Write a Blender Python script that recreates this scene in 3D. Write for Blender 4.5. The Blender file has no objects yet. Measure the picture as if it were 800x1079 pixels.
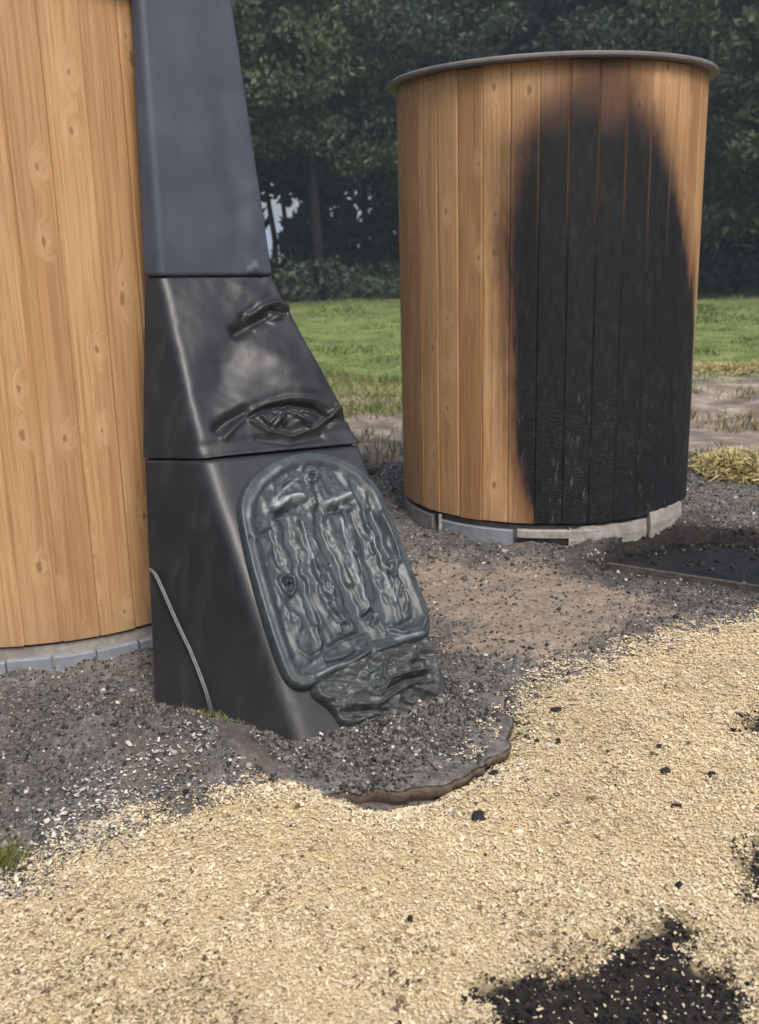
import bpy, math, random
import numpy as np
from mathutils import Matrix, Vector
random.seed(7); rng = np.random.default_rng(11)
scene = bpy.context.scene
col = scene.collection

HAZE = .0016
# ------------------------------------------------------------------ camera
F, PITCH, ROLL, H = 1055.0, math.radians(14.8), math.radians(1.45), 1.5
sP, cP, sR, cR = math.sin(PITCH), math.cos(PITCH), math.sin(ROLL), math.cos(ROLL)
cam_data = bpy.data.cameras.new('camera'); cam = bpy.data.objects.new('camera', cam_data); col.objects.link(cam)
cam_data.sensor_fit = 'HORIZONTAL'; cam_data.sensor_width = 36; cam_data.lens = F / 800 * 36
cam_data.clip_start = 0.05; cam_data.clip_end = 2000
right = Vector((cR, -sR * sP, -sR * cP)); up = Vector((sR, cR * sP, cR * cP)); back = Vector((0, -cP, sP))
cam.matrix_world = Matrix(((right.x, up.x, back.x, 0), (right.y, up.y, back.y, 0), (right.z, up.z, back.z, H), (0, 0, 0, 1)))
scene.camera = cam
cam_data.dof.use_dof = True; cam_data.dof.focus_distance = 3.4; cam_data.dof.aperture_fstop = 4.8
# ------------------------------------------------------------------ light
SUN_EL, SUN_AZ = math.radians(54), math.radians(158)      # azimuth: direction towards the sun, clockwise from +Y
w = bpy.data.worlds.new("World"); scene.world = w; w.use_nodes = True
nt = w.node_tree; nt.nodes.clear()
sky = nt.nodes.new('ShaderNodeTexSky'); sky.sky_type = 'NISHITA'; sky.sun_disc = False
sky.sun_elevation = SUN_EL; sky.sun_rotation = SUN_AZ; sky.air_density = 1.0; sky.dust_density = 4.0; sky.ozone_density = 1.0
bg = nt.nodes.new('ShaderNodeBackground'); bg.inputs[1].default_value = 0.15
wo = nt.nodes.new('ShaderNodeOutputWorld')
hs = nt.nodes.new('ShaderNodeHueSaturation'); hs.inputs['Saturation'].default_value = 0.75
nt.links.new(sky.outputs[0], hs.inputs['Color']); nt.links.new(hs.outputs[0], bg.inputs[0]); nt.links.new(bg.outputs[0], wo.inputs[0])
sl = bpy.data.lights.new('sun', 'SUN'); sl.energy = 1.9; sl.angle = math.radians(16); sl.color = (1, .95, .87)
so = bpy.data.objects.new('sun', sl); col.objects.link(so)
sd = Vector((math.sin(SUN_AZ) * math.cos(SUN_EL), math.cos(SUN_AZ) * math.cos(SUN_EL), math.sin(SUN_EL)))
so.rotation_euler = sd.to_track_quat('Z', 'Y').to_euler(); so.location = sd * 60
scene.view_settings.view_transform = 'Standard'; scene.view_settings.look = 'None'
scene.view_settings.exposure = 0.50; scene.view_settings.gamma = 1.0

# ------------------------------------------------------------------ measuring helpers (photo pixel -> place)
def ray(x, y):
    u = (x - 400) / F; v = (539.5 - y) / F
    u2 = u * cR + v * sR; v2 = -u * sR + v * cR
    return np.array([u2, cP + v2 * sP, -sP + v2 * cP])
def gz(x, y, z=0.0):
    d = ray(x, y); t = (z - H) / d[2]; p = d * t; return np.array([p[0], p[1], z])
def atY(x, y, Y):
    d = ray(x, y); p = d * Y / d[1]; p[2] += H; return p

# ------------------------------------------------------------------ numpy noise
def _h(ix, iy, iz, s):
    n = (ix.astype(np.int64) * 374761393 + iy.astype(np.int64) * 668265263 + iz.astype(np.int64) * 2147483647 + s * 974711) & 0xffffffff
    n = ((n ^ (n >> 13)) * 1274126177) & 0xffffffff
    return ((n ^ (n >> 16)) & 0xffffff) / float(0xffffff)
def vn(x, y, s=0):
    x = np.asarray(x, float); y = np.asarray(y, float)
    ix = np.floor(x); iy = np.floor(y); fx = x - ix; fy = y - iy
    fx = fx * fx * (3 - 2 * fx); fy = fy * fy * (3 - 2 * fy); o = np.zeros_like(ix)
    a = _h(ix, iy, o, s); b = _h(ix + 1, iy, o, s); c = _h(ix, iy + 1, o, s); d = _h(ix + 1, iy + 1, o, s)
    return (a * (1 - fx) + b * fx) * (1 - fy) + (c * (1 - fx) + d * fx) * fy
def fbm(x, y, oct=4, s=0):
    r = 0; a = .5; t = 0
    for i in range(oct):
        r = r + a * vn(x * 2 ** i + 17.3 * i, y * 2 ** i - 9.1 * i, s + i); t += a; a *= .5
    return r / t
def sst(a, b, x):
    t = np.clip((x - a) / (b - a), 0, 1); return t * t * (3 - 2 * t)
def sdf(px, py, poly):
    """signed distance to a polygon, positive inside"""
    poly = np.asarray(poly, float); d = np.full(px.shape, 1e9); ins = np.zeros(px.shape, bool)
    for i in range(len(poly)):
        ax, ay = poly[i]; bx, by = poly[(i + 1) % len(poly)]
        ex, ey = bx - ax, by - ay; wx, wy = px - ax, py - ay
        t = np.clip((wx * ex + wy * ey) / (ex * ex + ey * ey + 1e-12), 0, 1)
        d = np.minimum(d, np.hypot(wx - ex * t, wy - ey * t))
        c = (ay > py) != (by > py)
        ins ^= c & (px < ex * (py - ay) / (ey if abs(ey) > 1e-9 else 1e-9) + ax)
    return np.where(ins, d, -d)
def pdist(px, py, line):
    d = np.full(px.shape, 1e9)
    for (ax, ay), (bx, by) in zip(line[:-1], line[1:]):
        ex, ey = bx - ax, by - ay; wx, wy = px - ax, py - ay
        t = np.clip((wx * ex + wy * ey) / (ex * ex + ey * ey + 1e-12), 0, 1)
        d = np.minimum(d, np.hypot(wx - ex * t, wy - ey * t))
    return d

# ------------------------------------------------------------------ objects
def mesh_np(name, V, Fc, smooth=False):
    me = bpy.data.meshes.new(name); V = np.asarray(V, np.float32)
    if isinstance(Fc, np.ndarray):
        n, k = Fc.shape
        me.vertices.add(len(V)); me.vertices.foreach_set('co', V.ravel())
        me.loops.add(n * k); me.loops.foreach_set('vertex_index', Fc.astype(np.int32).ravel())
        me.polygons.add(n); me.polygons.foreach_set('loop_start', np.arange(0, n * k, k, dtype=np.int32))
        me.update(calc_edges=True)
    else:
        me.from_pydata([tuple(map(float, v)) for v in V], [], Fc); me.update()
    if smooth: me.polygons.foreach_set('use_smooth', np.ones(len(me.polygons), bool))
    return me
def obj(name, me, mat=None, parent=None, loc=None, rz=0):
    o = bpy.data.objects.new(name, me); col.objects.link(o)
    if mat and not me.materials: me.materials.append(mat)
    if parent: o.parent = parent
    if loc is not None: o.location = tuple(loc)
    o.rotation_euler.z = rz
    return o
def tag(o, label=None, cat=None, group=None, kind=None):
    if label: o['label'] = label
    if cat: o['category'] = cat
    if group: o['group'] = group
    if kind: o['kind'] = kind
    return o
def empty(name, loc, rz=0):
    o = bpy.data.objects.new(name, None); col.objects.link(o); o.location = tuple(loc); o.rotation_euler.z = rz
    o.empty_display_size = .2; return o
def box_vf(cx, cy, cz, sx, sy, sz):
    V = [(cx + a * sx / 2, cy + b * sy / 2, cz + c * sz / 2) for a in (-1, 1) for b in (-1, 1) for c in (-1, 1)]
    Fc = [(0, 1, 3, 2), (4, 6, 7, 5), (0, 4, 5, 1), (2, 3, 7, 6), (0, 2, 6, 4), (1, 5, 7, 3)]
    return V, Fc
def tube(pts, rad, n=8):
    pts = [Vector(p) for p in pts]; V = []; Fc = []
    if not hasattr(rad, '__len__'): rad = [rad] * len(pts)
    for i, p in enumerate(pts):
        d = (pts[min(i + 1, len(pts) - 1)] - pts[max(i - 1, 0)]).normalized()
        a = d.orthogonal().normalized() if i == 0 else (a - d * a.dot(d)).normalized()
        b = d.cross(a)
        for k in range(n):
            t = 2 * math.pi * k / n; V.append(tuple(p + (a * math.cos(t) + b * math.sin(t)) * rad[i]))
    for i in range(len(pts) - 1):
        for k in range(n):
            Fc.append((i * n + k, i * n + (k + 1) % n, (i + 1) * n + (k + 1) % n, (i + 1) * n + k))
    Fc.append(tuple(range(n))[::-1]); Fc.append(tuple((len(pts) - 1) * n + k for k in range(n)))
    return V, Fc
def join(parts):
    V = []; Fc = []
    for v, f in parts:
        o = len(V); V += list(v); Fc += [tuple(i + o for i in q) for q in f]
    return V, Fc
def lathe(prof, n=96, closed=True):
    V = []; Fc = []; m = len(prof)
    for k in range(n):
        t = 2 * math.pi * k / n
        for r, z in prof: V.append((r * math.cos(t), r * math.sin(t), z))
    for k in range(n):
        for j in range(m if closed else m - 1):
            j2 = (j + 1) % m; k2 = (k + 1) % n
            Fc.append((k * m + j, k2 * m + j, k2 * m + j2, k * m + j2))
    return V, Fc

# ------------------------------------------------------------------ material helpers
class NT:
    def __init__(s, name):
        s.m = bpy.data.materials.new(name); s.m.use_nodes = True; s.t = s.m.node_tree
        s.b = s.t.nodes['Principled BSDF']; s.out = s.t.nodes['Material Output']
    def n(s, typ, **kw):
        nd = s.t.nodes.new('ShaderNode' + typ)
        for k, v in kw.items(): setattr(nd, k, v)
        return nd
    def l(s, a, b): s.t.links.new(a, b)
    def put(s, v, sock):
        if hasattr(v, 'is_output') or isinstance(v, bpy.types.NodeSocket): s.l(v, sock)
        else: sock.default_value = v
    def math(s, op, a, b=0.0, c=0.0, clamp=False):
        nd = s.n('Math', operation=op, use_clamp=clamp); s.put(a, nd.inputs[0]); s.put(b, nd.inputs[1])
        if len(nd.inputs) > 2: s.put(c, nd.inputs[2])
        return nd.outputs[0]
    def ss(s, a, b, x):
        nd = s.n('MapRange', interpolation_type='SMOOTHSTEP'); s.put(x, nd.inputs['Value'])
        s.put(a, nd.inputs['From Min']); s.put(b, nd.inputs['From Max']); return nd.outputs[0]
    def noise(s, vec, scale, detail=4, rough=.55, dist=0.0, w=None):
        nd = s.n('TexNoise'); nd.inputs['Scale'].default_value = scale; nd.inputs['Detail'].default_value = detail
        nd.inputs['Roughness'].default_value = rough; nd.inputs['Distortion'].default_value = dist
        if vec is not None: s.l(vec, nd.inputs['Vector'])
        return nd.outputs[0]
    def ramp(s, fac, stops, interp='LINEAR'):
        nd = s.n('ValToRGB'); cr = nd.color_ramp; cr.interpolation = interp
        while len(cr.elements) < len(stops): cr.elements.new(.5)
        for e, (p, c) in zip(cr.elements, stops):
            e.position = p; e.color = (c, c, c, 1) if not hasattr(c, '__len__') else (*c, 1)
        s.l(fac, nd.inputs[0]); return nd.outputs[0]
    def mix(s, f, a, b, mode='MIX'):
        nd = s.n('Mix', data_type='RGBA', blend_type=mode); s.put(f, nd.inputs[0])
        for v, so in ((a, nd.inputs[6]), (b, nd.inputs[7])):
            if isinstance(v, bpy.types.NodeSocket): s.l(v, so)
            else: so.default_value = (*v, 1)
        return nd.outputs[2]
    def vmul(s, vec, v):
        nd = s.n('VectorMath', operation='MULTIPLY'); s.l(vec, nd.inputs[0]); nd.inputs[1].default_value = v; return nd.outputs[0]
    def vadd(s, vec, b):
        nd = s.n('VectorMath', operation='ADD'); s.l(vec, nd.inputs[0]); s.put(b, nd.inputs[1]); return nd.outputs[0]
    def bump(s, h, strength=.5, dist=.01, normal=None):
        nd = s.n('Bump'); nd.inputs['Strength'].default_value = strength; nd.inputs['Distance'].default_value = dist
        s.l(h, nd.inputs['Height'])
        if normal is not None: s.l(normal, nd.inputs['Normal'])
        return nd.outputs[0]
    def pos(s): return s.n('NewGeometry').outputs['Position']
    def objc(s): return s.n('TexCoord').outputs['Object']
    def island(s): return s.n('NewGeometry').outputs['Random Per Island']
    def rnd(s): return s.n('ObjectInfo').outputs['Random']
    def sep(s, v):
        nd = s.n('SeparateXYZ'); s.l(v, nd.inputs[0]); return nd.outputs
    def attr(s, name): return s.n('Attribute', attribute_name=name).outputs['Fac']
    def fin(s, color=None, rough=.7, normal=None, spec=.5, metal=0.0):
        if color is not None:
            if isinstance(color, bpy.types.NodeSocket): s.l(color, s.b.inputs['Base Color'])
            else: s.b.inputs['Base Color'].default_value = (*color, 1)
        s.put(rough, s.b.inputs['Roughness']); s.b.inputs['Specular IOR Level'].default_value = spec
        s.b.inputs['Metallic'].default_value = metal
        if normal is not None: s.l(normal, s.b.inputs['Normal'])
        return s.m

# ------------------------------------------------------------------ the two cabins: measured circles
RAD = 0.81; Z0 = 0.12; ZT = 2.30
CL = np.array([-1.43, 4.235]); CR = np.array([0.955, 5.70])
def on_cyl(C, x, y, r=RAD):
    d = ray(x, y); a = d[0] ** 2 + d[1] ** 2; b = -2 * (d[:2] @ C); c = C @ C - r * r; D = b * b - 4 * a * c
    if D < 0:
        t = -b / 2 / a
    else: t = (-b - D ** .5) / 2 / a
    p = d * t; p[2] += H
    th = math.atan2(p[0] - C[0], -(p[1] - C[1]))        # 0 faces -Y, positive to +X
    return th, p[2], p

def plank_material(name, scorch=None):
    n = NT(name); oc = n.objc(); rn = n.rnd()
    off = n.n('CombineXYZ'); n.l(n.math('MULTIPLY', rn, 37.0), off.inputs[0]); n.l(n.math('MULTIPLY', rn, 91.0), off.inputs[2])
    v = n.vadd(oc, off.outputs[0])
    # knots: sparse cells, stretched along the plank
    vs = n.sep(v); kc = n.n('CombineXYZ'); n.l(n.math('MULTIPLY', vs[0], 9.0), kc.inputs[0]); n.l(n.math('MULTIPLY', vs[2], 4.2), kc.inputs[1]); kv = kc.outputs[0]; vor = n.n('TexVoronoi', feature='F1', voronoi_dimensions='2D'); vor.inputs['Scale'].default_value = 1; n.l(kv, vor.inputs['Vector'])
    vor.inputs['Randomness'].default_value = .8
    kd = vor.outputs['Distance']; sepc = n.n('SeparateColor'); n.l(vor.outputs['Color'], sepc.inputs[0])
    keep = n.math('GREATER_THAN', n.math('ADD', sepc.outputs[0], n.math('MULTIPLY', n.math('FRACT', n.math('MULTIPLY', rn, 7.3)), .25)), .80)
    kd = n.math('ADD', kd, n.math('MULTIPLY', n.math('SUBTRACT', n.noise(v, 38, 4), .5), .20)); ks = n.math('ADD', .05, n.math('MULTIPLY', sepc.outputs[1], .09))
    knot = n.math('MULTIPLY', n.ss(ks, n.math('MULTIPLY', ks, .35), kd), keep)
    halo = n.math('MULTIPLY', n.ss(.42, .08, kd), keep)
    # grain, bent round the knots
    gv = n.n('CombineXYZ'); sx = n.sep(v)
    n.l(n.math('ADD', n.math('MULTIPLY', sx[0], 75.0), n.math('MULTIPLY', halo, 3.2)), gv.inputs[0])
    n.l(n.math('MULTIPLY', sx[2], 1.7), gv.inputs[2])
    grain = n.noise(gv.outputs[0], 1.0, 6, .62, .5)
    fine = n.noise(n.vmul(v, (420, 30, 9)), 1, 3, .6)
    c = n.ramp(grain, [(.25, (.27, .15, .068)), (.45, (.41, .25, .122)), (.6, (.51, .33, .172)), (.8, (.37, .21, .10))])
    c = n.mix(n.math('MULTIPLY', fine, .35), c, (.24, .11, .045))
    tint = n.ramp(rn, [(0, (.72, .66, .60)), (.3, (1.0, .97, .93)), (.55, (1.2, 1.19, 1.16)), (.8, (.92, .84, .76)), (1, (1.08, 1.06, 1.0))])
    c = n.mix(1.0, c, tint, 'MULTIPLY')
    stk = n.noise(n.vmul(v, (38, 1, .9)), 1, 5, .6)
    c = n.mix(n.math('MULTIPLY', n.ss(.48, .68, stk), .55), c, (.27, .145, .06))
    patch = n.noise(n.vmul(v, (6, 1, 1.3)), 1, 3)
    c = n.mix(n.math('MULTIPLY', n.ss(.5, .75, patch), .35), c, (.60, .41, .23))
    c = n.mix(n.math('MULTIPLY', halo, .20), c, (.68, .48, .28))
    c = n.mix(n.math('MULTIPLY', knot, .68), c, (.17, .085, .04))
    # grey dirt splashed up from the ground
    wp = n.pos(); wz = n.sep(wp)[2]
    dirt = n.math('MULTIPLY', n.ss(.42, .1, n.math('ADD', wz, n.math('MULTIPLY', n.noise(wp, 14, 4), .25))), .45)
    c = n.mix(dirt, c, (.20, .15, .11))
    bmp = n.bump(n.math('ADD', grain, n.math('MULTIPLY', knot, -.6)), .35, .003)
    if scorch is None:
        return n.fin(c, n.ramp(grain, [(0, .62), (1, .5)]), bmp, .35)
    C, Lb, Rb = scorch
    sp = n.sep(wp)
    th = n.math('ARCTAN2', n.math('SUBTRACT', sp[0], float(C[0])), n.math('SUBTRACT', float(C[1]), sp[1]))
    th01 = n.math('ADD', n.math('MULTIPLY', th, 1 / math.pi), .5)
    zz = n.math('DIVIDE', sp[2], 2.5)
    def edge(lst):
        return n.ramp(zz, sorted([(z / 2.5, t / math.pi + .5) for t, z in lst]))
    n1 = n.noise(n.vmul(wp, (6, 6, 2.2)), 1, 4); n2 = n.noise(n.vmul(wp, (45, 45, 7)), 1, 4)
    wob = n.math('ADD', n.math('MULTIPLY', n.math('SUBTRACT', n1, .5), .05), n.math('MULTIPLY', n.math('SUBTRACT', n2, .5), .022))
    wob = n.math('ADD', wob, n.math('MULTIPLY', n.math('SUBTRACT', rn, .5), .03))
    dl = n.math('ADD', n.math('SUBTRACT', th01, edge(Lb)), wob)
    dr = n.math('ADD', n.math('SUBTRACT', edge(Rb), th01), wob)
    # the flame's tip is blurred by soot, its lower flanks are sharp
    hi = n.ss(1.45, 2.2, sp[2]); wid = n.math('ADD', n.math('MULTIPLY', hi, .07), .012)
    d = n.math('MINIMUM', dl, dr)
    dsoot = n.math('MINIMUM', n.math('SUBTRACT', d, n.math('MULTIPLY', n.ss(1.9, 2.3, sp[2]), .02)), .2)
    top = n.math('MULTIPLY', n.math('SUBTRACT', 2.36, n.math('ADD', sp[2], n.math('ADD', n.math('MULTIPLY', n1, .22), n.math('MULTIPLY', rn, .14)))), .30)
    d = n.math('MINIMUM', d, top)
    black = n.ss(n.math('MULTIPLY', wid, -.4), wid, d)
    groove = n.math('GREATER_THAN', n.math('ABSOLUTE', n.sep(oc)[0]), .0620)
    gup = n.math('MULTIPLY', groove, n.ss(1.65, 2.05, n.math('ADD', sp[2], n.math('MULTIPLY', n1, .5))))
    black = n.math('MULTIPLY', black, n.math('SUBTRACT', 1.0, n.math('MULTIPLY', gup, .55)))
    soot = n.math('MULTIPLY', n.ss(n.math('SUBTRACT', -.055, n.math('MULTIPLY', hi, .05)), n.math('ADD', .008, n.math('MULTIPLY', hi, .05)), dsoot), .90)
    c = n.mix(soot, c, (.070, .033, .022))
    ch = n.noise(n.vmul(wp, (30, 30, 12)), 1, 5, .6)
    cc = n.ramp(ch, [(.3, (.004, .005, .006)), (.55, (.009, .010, .013)), (.75, (.020, .022, .027))])
    ash = n.math('MULTIPLY', n.ss(.58, .72, n.noise(n.vmul(wp, (60, 60, 13)), 1, 5, .7)), n.ss(1.3, .3, sp[2]))
    cc = n.mix(n.math('MULTIPLY', ash, .8), cc, (.12, .125, .135))
    c = n.mix(black, c, cc)
    cv = n.n('TexVoronoi', feature='DISTANCE_TO_EDGE'); cv.inputs['Scale'].default_value = 1; n.l(n.vmul(wp, (26, 26, 44)), cv.inputs['Vector'])
    crack = n.math('MULTIPLY', n.ss(0, .15, cv.outputs[0]), n.math('MULTIPLY', black, n.ss(1.2, .5, sp[2])))
    bmp = n.bump(crack, .35, .004, bmp); bmp = n.bump(n.math('MULTIPLY', ch, black), .4, .004, bmp)
    r = n.math('ADD', .52, n.math('MULTIPLY', black, .16))
    return n.fin(c, r, bmp, .28)

# ------------------------------------------------------------------ ground
CHIP = [gz(*p)[:2] for p in [(-500, 1100), (-260, 960), (-60, 935), (30, 945), (75, 905), (130, 880), (200, 862), (262, 850), (330, 843), (385, 856),
        (440, 846), (500, 822), (532, 790), (540, 760), (575, 728), (640, 702), (705, 676), (760, 660), (830, 645), (950, 628), (1200, 640), (1500, 900)]] + [np.array([3.0, .3]), np.array([-3.0, .3])]
BURN = [gz(*p)[:2] for p in [(505, 1120), (508, 1045), (530, 1030), (590, 1033), (640, 1010), (680, 985), (712, 968), (735, 985), (725, 1015), (760, 1030), (790, 1050), (800, 1100), (780, 1200), (560, 1200)]]
BURN2 = [gz(*p)[:2] for p in [(783, 905), (800, 895), (840, 900), (850, 940), (810, 955), (784, 948)]]
BURN3 = [gz(*p)[:2] for p in [(786, 764), (800, 758), (815, 765), (805, 778), (790, 775)]]
SAND = [gz(*p)[:2] for p in [(425, 600), (470, 586), (560, 598), (640, 612), (690, 640), (640, 672), (580, 695), (510, 690), (470, 660), (440, 640)]]
A1 = np.array([.83, -.56]); A2 = np.array([.88, .47])            # long side and width of the burnt base pit
PO = gz(648, 592)[:2]
PIT = [gz(*p)[:2] for p in [(640, 594), (662, 572), (712, 562), (750, 560), (830, 566), (900, 590), (900, 634), (800, 618), (720, 606)]]
DISC = np.array([-.09, 2.955]); DR = .485
def ground_z(x, y):
    x = np.asarray(x, float); y = np.asarray(y, float)
    r = np.hypot(x, y); near = sst(9, 5, r)
    ch = sst(-.05, .2, sdf(x, y, CHIP))
    z = (fbm(x * 1.3, y * 1.3, 3, 3) - .5) * .05 * near
    z = z + (fbm(x * 9, y * 9, 3, 5) - .5) * (.022 * (1 - ch) + .018 * ch) * near
    z = z + (vn(x * 34, y * 34, 9) - .5) * .009 * near + (fbm(x * 18, y * 18, 3, 19) - .45) * .022 * (1 - ch) * near
    z = z + (fbm(x * .35, y * .35, 3, 21) - .5) * .25 * (1 - near) * sst(60, 20, r)
    z = z + ch * .012 + ch * (fbm(x * 3.5, y * 3.5, 3, 12) - .5) * .05 * near
    z = z + .03 * np.exp(-((x + .55) ** 2 + (y - 2.85) ** 2) / .12)            # ash heaped round the duct foot
    dd = np.hypot(x - DISC[0], y - DISC[1])
    z = np.where((dd < DR - .01) & (x > -.42), np.minimum(z, .012), z)
    md = pdist(x, y, [(-.95, 2.95), (-.62, 2.80), (-.42, 2.64), (-.25, 2.50)]); z = z + .088 * np.exp(-(md / .15) ** 2) * (.75 + .5 * fbm(x * 9, y * 9, 3, 67))

    ang = np.arctan2(y - DISC[1], x - DISC[0])
    lip = sst(DR + .10, DR, dd) * sst(-.3, .3, np.cos(ang - math.radians(-42)))
    z = z - lip * .034
    p = sdf(x, y, PIT) + (fbm(x * 11, y * 11, 3, 14) - .5) * .07; z = z - sst(-.035, .03, p) * .15
    for C in (CL, CR):
        d = np.hypot(x - C[0], y - C[1]); z = np.where(d < RAD - .06, np.minimum(z, 0), z)
    for C in (CL, CR):
        d = np.hypot(x - C[0], y - C[1]); z = z + .034 * np.exp(-((d - RAD - .03) / .11) ** 2) * sst(.3, .65, fbm(x * 5, y * 5, 3, 18)) * sst(.02, -.12, p)
    return z

def graded(a, b, step, far, g=1.09):
    c = list(np.arange(a, b, step)); s = step; v = c[-1]
    while v < far[1]: s *= g; v += s; c.append(v)
    s = step; v = a; l = []
    while v > far[0]: s *= g; v -= s; l.append(v)
    return np.array(l[::-1] + c)
xs = graded(-1.9, 2.3, .018, (-900, 900)); ys = graded(1.4, 6.2, .02, (-900, 900))
X, Y = np.meshgrid(xs, ys); Zg = ground_z(X, Y)
nx, ny = len(xs), len(ys); I = np.arange(nx * ny).reshape(ny, nx)
gq = np.stack([I[:-1, :-1], I[:-1, 1:], I[1:, 1:], I[1:, :-1]], -1).reshape(-1, 4)
gm = mesh_np('ground', np.stack([X, Y, Zg], -1).reshape(-1, 3), gq, True)
def addattr(me, name, v):
    a = me.attributes.new(name, 'FLOAT', 'POINT'); a.data.foreach_set('value', np.asarray(v, np.float32).ravel())
cl = lambda v: np.clip(v, -1, 1)
addattr(gm, 'chip', cl(sdf(X, Y, CHIP)))
burn = np.maximum(np.maximum(sdf(X, Y, BURN), sdf(X, Y, BURN2)), sdf(X, Y, BURN3))
addattr(gm, 'burn', cl(burn)); addattr(gm, 'sand', cl(sdf(X, Y, SAND))); addattr(gm, 'pit', cl(sdf(X, Y, PIT)))
R_ = np.hypot(X, Y)
addattr(gm, 'dist', R_)

def ground_material():
    n = NT('ground_soil'); p = n.pos(); ps = n.sep(p)
    a = n.noise(p, 5, 5, .6); b = n.noise(p, 38, 5, .65); c2 = n.noise(p, 160, 3, .6)
    # ash and soil
    ash = n.ramp(b, [(.25, (.045, .042, .041)), (.45, (.11, .10, .095)), (.6, (.18, .165, .155)), (.8, (.32, .30, .28))])
    ash = n.mix(n.math('MULTIPLY', n.ss(.45, .65, a), .5), ash, (.16, .125, .095))
    ash = n.mix(n.math('MULTIPLY', n.ss(.6, .72, n.noise(p, 55, 4)), .5), ash, (.30, .28, .265))
    ash = n.mix(n.math('MULTIPLY', n.ss(.42, .62, n.noise(p, 2.3, 5, .6)), .5), ash, (.055, .048, .044))
    # bare tan earth
    tan = n.ramp(b, [(.3, (.22, .17, .125)), (.6, (.36, .28, .21)), (.8, (.44, .36, .28))])
    sd_ = n.ss(-.12, .10, n.math('ADD', n.attr('sand'), n.math('MULTIPLY', n.math('SUBTRACT', n.noise(p, 3.2, 6, .65), .5), 1.1)))
    g = n.mix(n.math('MULTIPLY', sd_, n.math('ADD', .35, n.math('MULTIPLY', a, .6))), ash, tan)
    dist = n.attr('dist')
    wobble = n.math('MULTIPLY', n.math('SUBTRACT', n.noise(p, .8, 4), .5), 3.2)
    dn = n.math('ADD', dist, wobble); px_ = n.math('MULTIPLY', ps[0], .42)
    far_ash = n.ramp(n.noise(p, 3.0, 5, .65), [(.3, (.085, .07, .055)), (.45, (.17, .145, .12)), (.58, (.29, .245, .20)), (.72, (.46, .40, .33))])
    g = n.mix(n.ss(6.4, 7.4, dn), g, far_ash)
    gr = n.ramp(n.noise(p, 2.2, 5, .65), [(.3, (.07, .09, .03)), (.5, (.14, .185, .055)), (.7, (.24, .25, .11))])
    gd = n.math('SUBTRACT', n.math('ADD', n.math('SUBTRACT', dist, px_), n.math('MULTIPLY', wobble, 1.3)), .0)
    gd = n.math('ADD', gd, n.math('MULTIPLY', n.math('SUBTRACT', n.noise(p, 5, 4, .7), .5), 3.0))
    gr = n.mix(n.math('MULTIPLY', n.ss(.52, .64, n.noise(n.vmul(p, (1, .6, 1)), .9, 5, .65)), .7), gr, (.085, .085, .04))
    g = n.mix(n.ss(9.2, 11.0, gd), g, gr)
    leaf = n.ramp(n.noise(p, 1.5, 4), [(.3, (.03, .028, .018)), (.7, (.07, .065, .035))])
    g = n.mix(n.ss(26, 31, dn), g, leaf)
    # wood chips
    ch = n.ramp(n.noise(n.vmul(p, (1, 1.7, 1)), 95, 4, .7), [(.3, (.36, .27, .145)), (.45, (.49, .38, .21)), (.6, (.57, .45, .26)), (.75, (.66, .54, .34))])
    ch = n.mix(n.math('MULTIPLY', n.ss(.5, .7, a), .35), ch, (.27, .20, .125))
    e = n.math('ADD', n.attr('chip'), n.math('MULTIPLY', n.math('SUBTRACT', b, .5), .16))
    e = n.math('ADD', e, n.math('MULTIPLY', n.math('SUBTRACT', a, .5), .12))
    g = n.mix(n.ss(-.01, .03, e), g, ch)
    # char
    ck = n.ramp(b, [(.3, (.010, .009, .009)), (.6, (.026, .024, .022)), (.85, (.07, .062, .055))])
    e2 = n.math('ADD', n.attr('burn'), n.math('MULTIPLY', n.math('SUBTRACT', n.noise(p, 16, 5, .7), .5), .17))
    g = n.mix(n.math('MULTIPLY', n.ss(-.07, .0, e2), .45), g, (.10, .08, .055))
    g = n.mix(n.ss(-.02, .03, e2), g, ck)
    e3 = n.math('ADD', n.attr('pit'), n.math('MULTIPLY', n.math('SUBTRACT', b, .5), .12))
    g = n.mix(n.math('MULTIPLY', n.ss(-.42, .0, n.math('ADD', e3, n.math('MULTIPLY', n.math('SUBTRACT', a, .5), .5))), .7), g, ck)
    g = n.mix(n.ss(-.11, -.04, e3), g, ck)
    h = n.math('ADD', n.math('MULTIPLY', b, 1.0), n.math('MULTIPLY', c2, .5))
    nearf = n.ss(14, 6, dist)
    bm = n.bump(n.math('MULTIPLY', h, nearf), .8, .012)
    return n.fin(g, .9, bm, .2)
ground = tag(obj('ground', gm, ground_material()), kind='structure')

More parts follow.
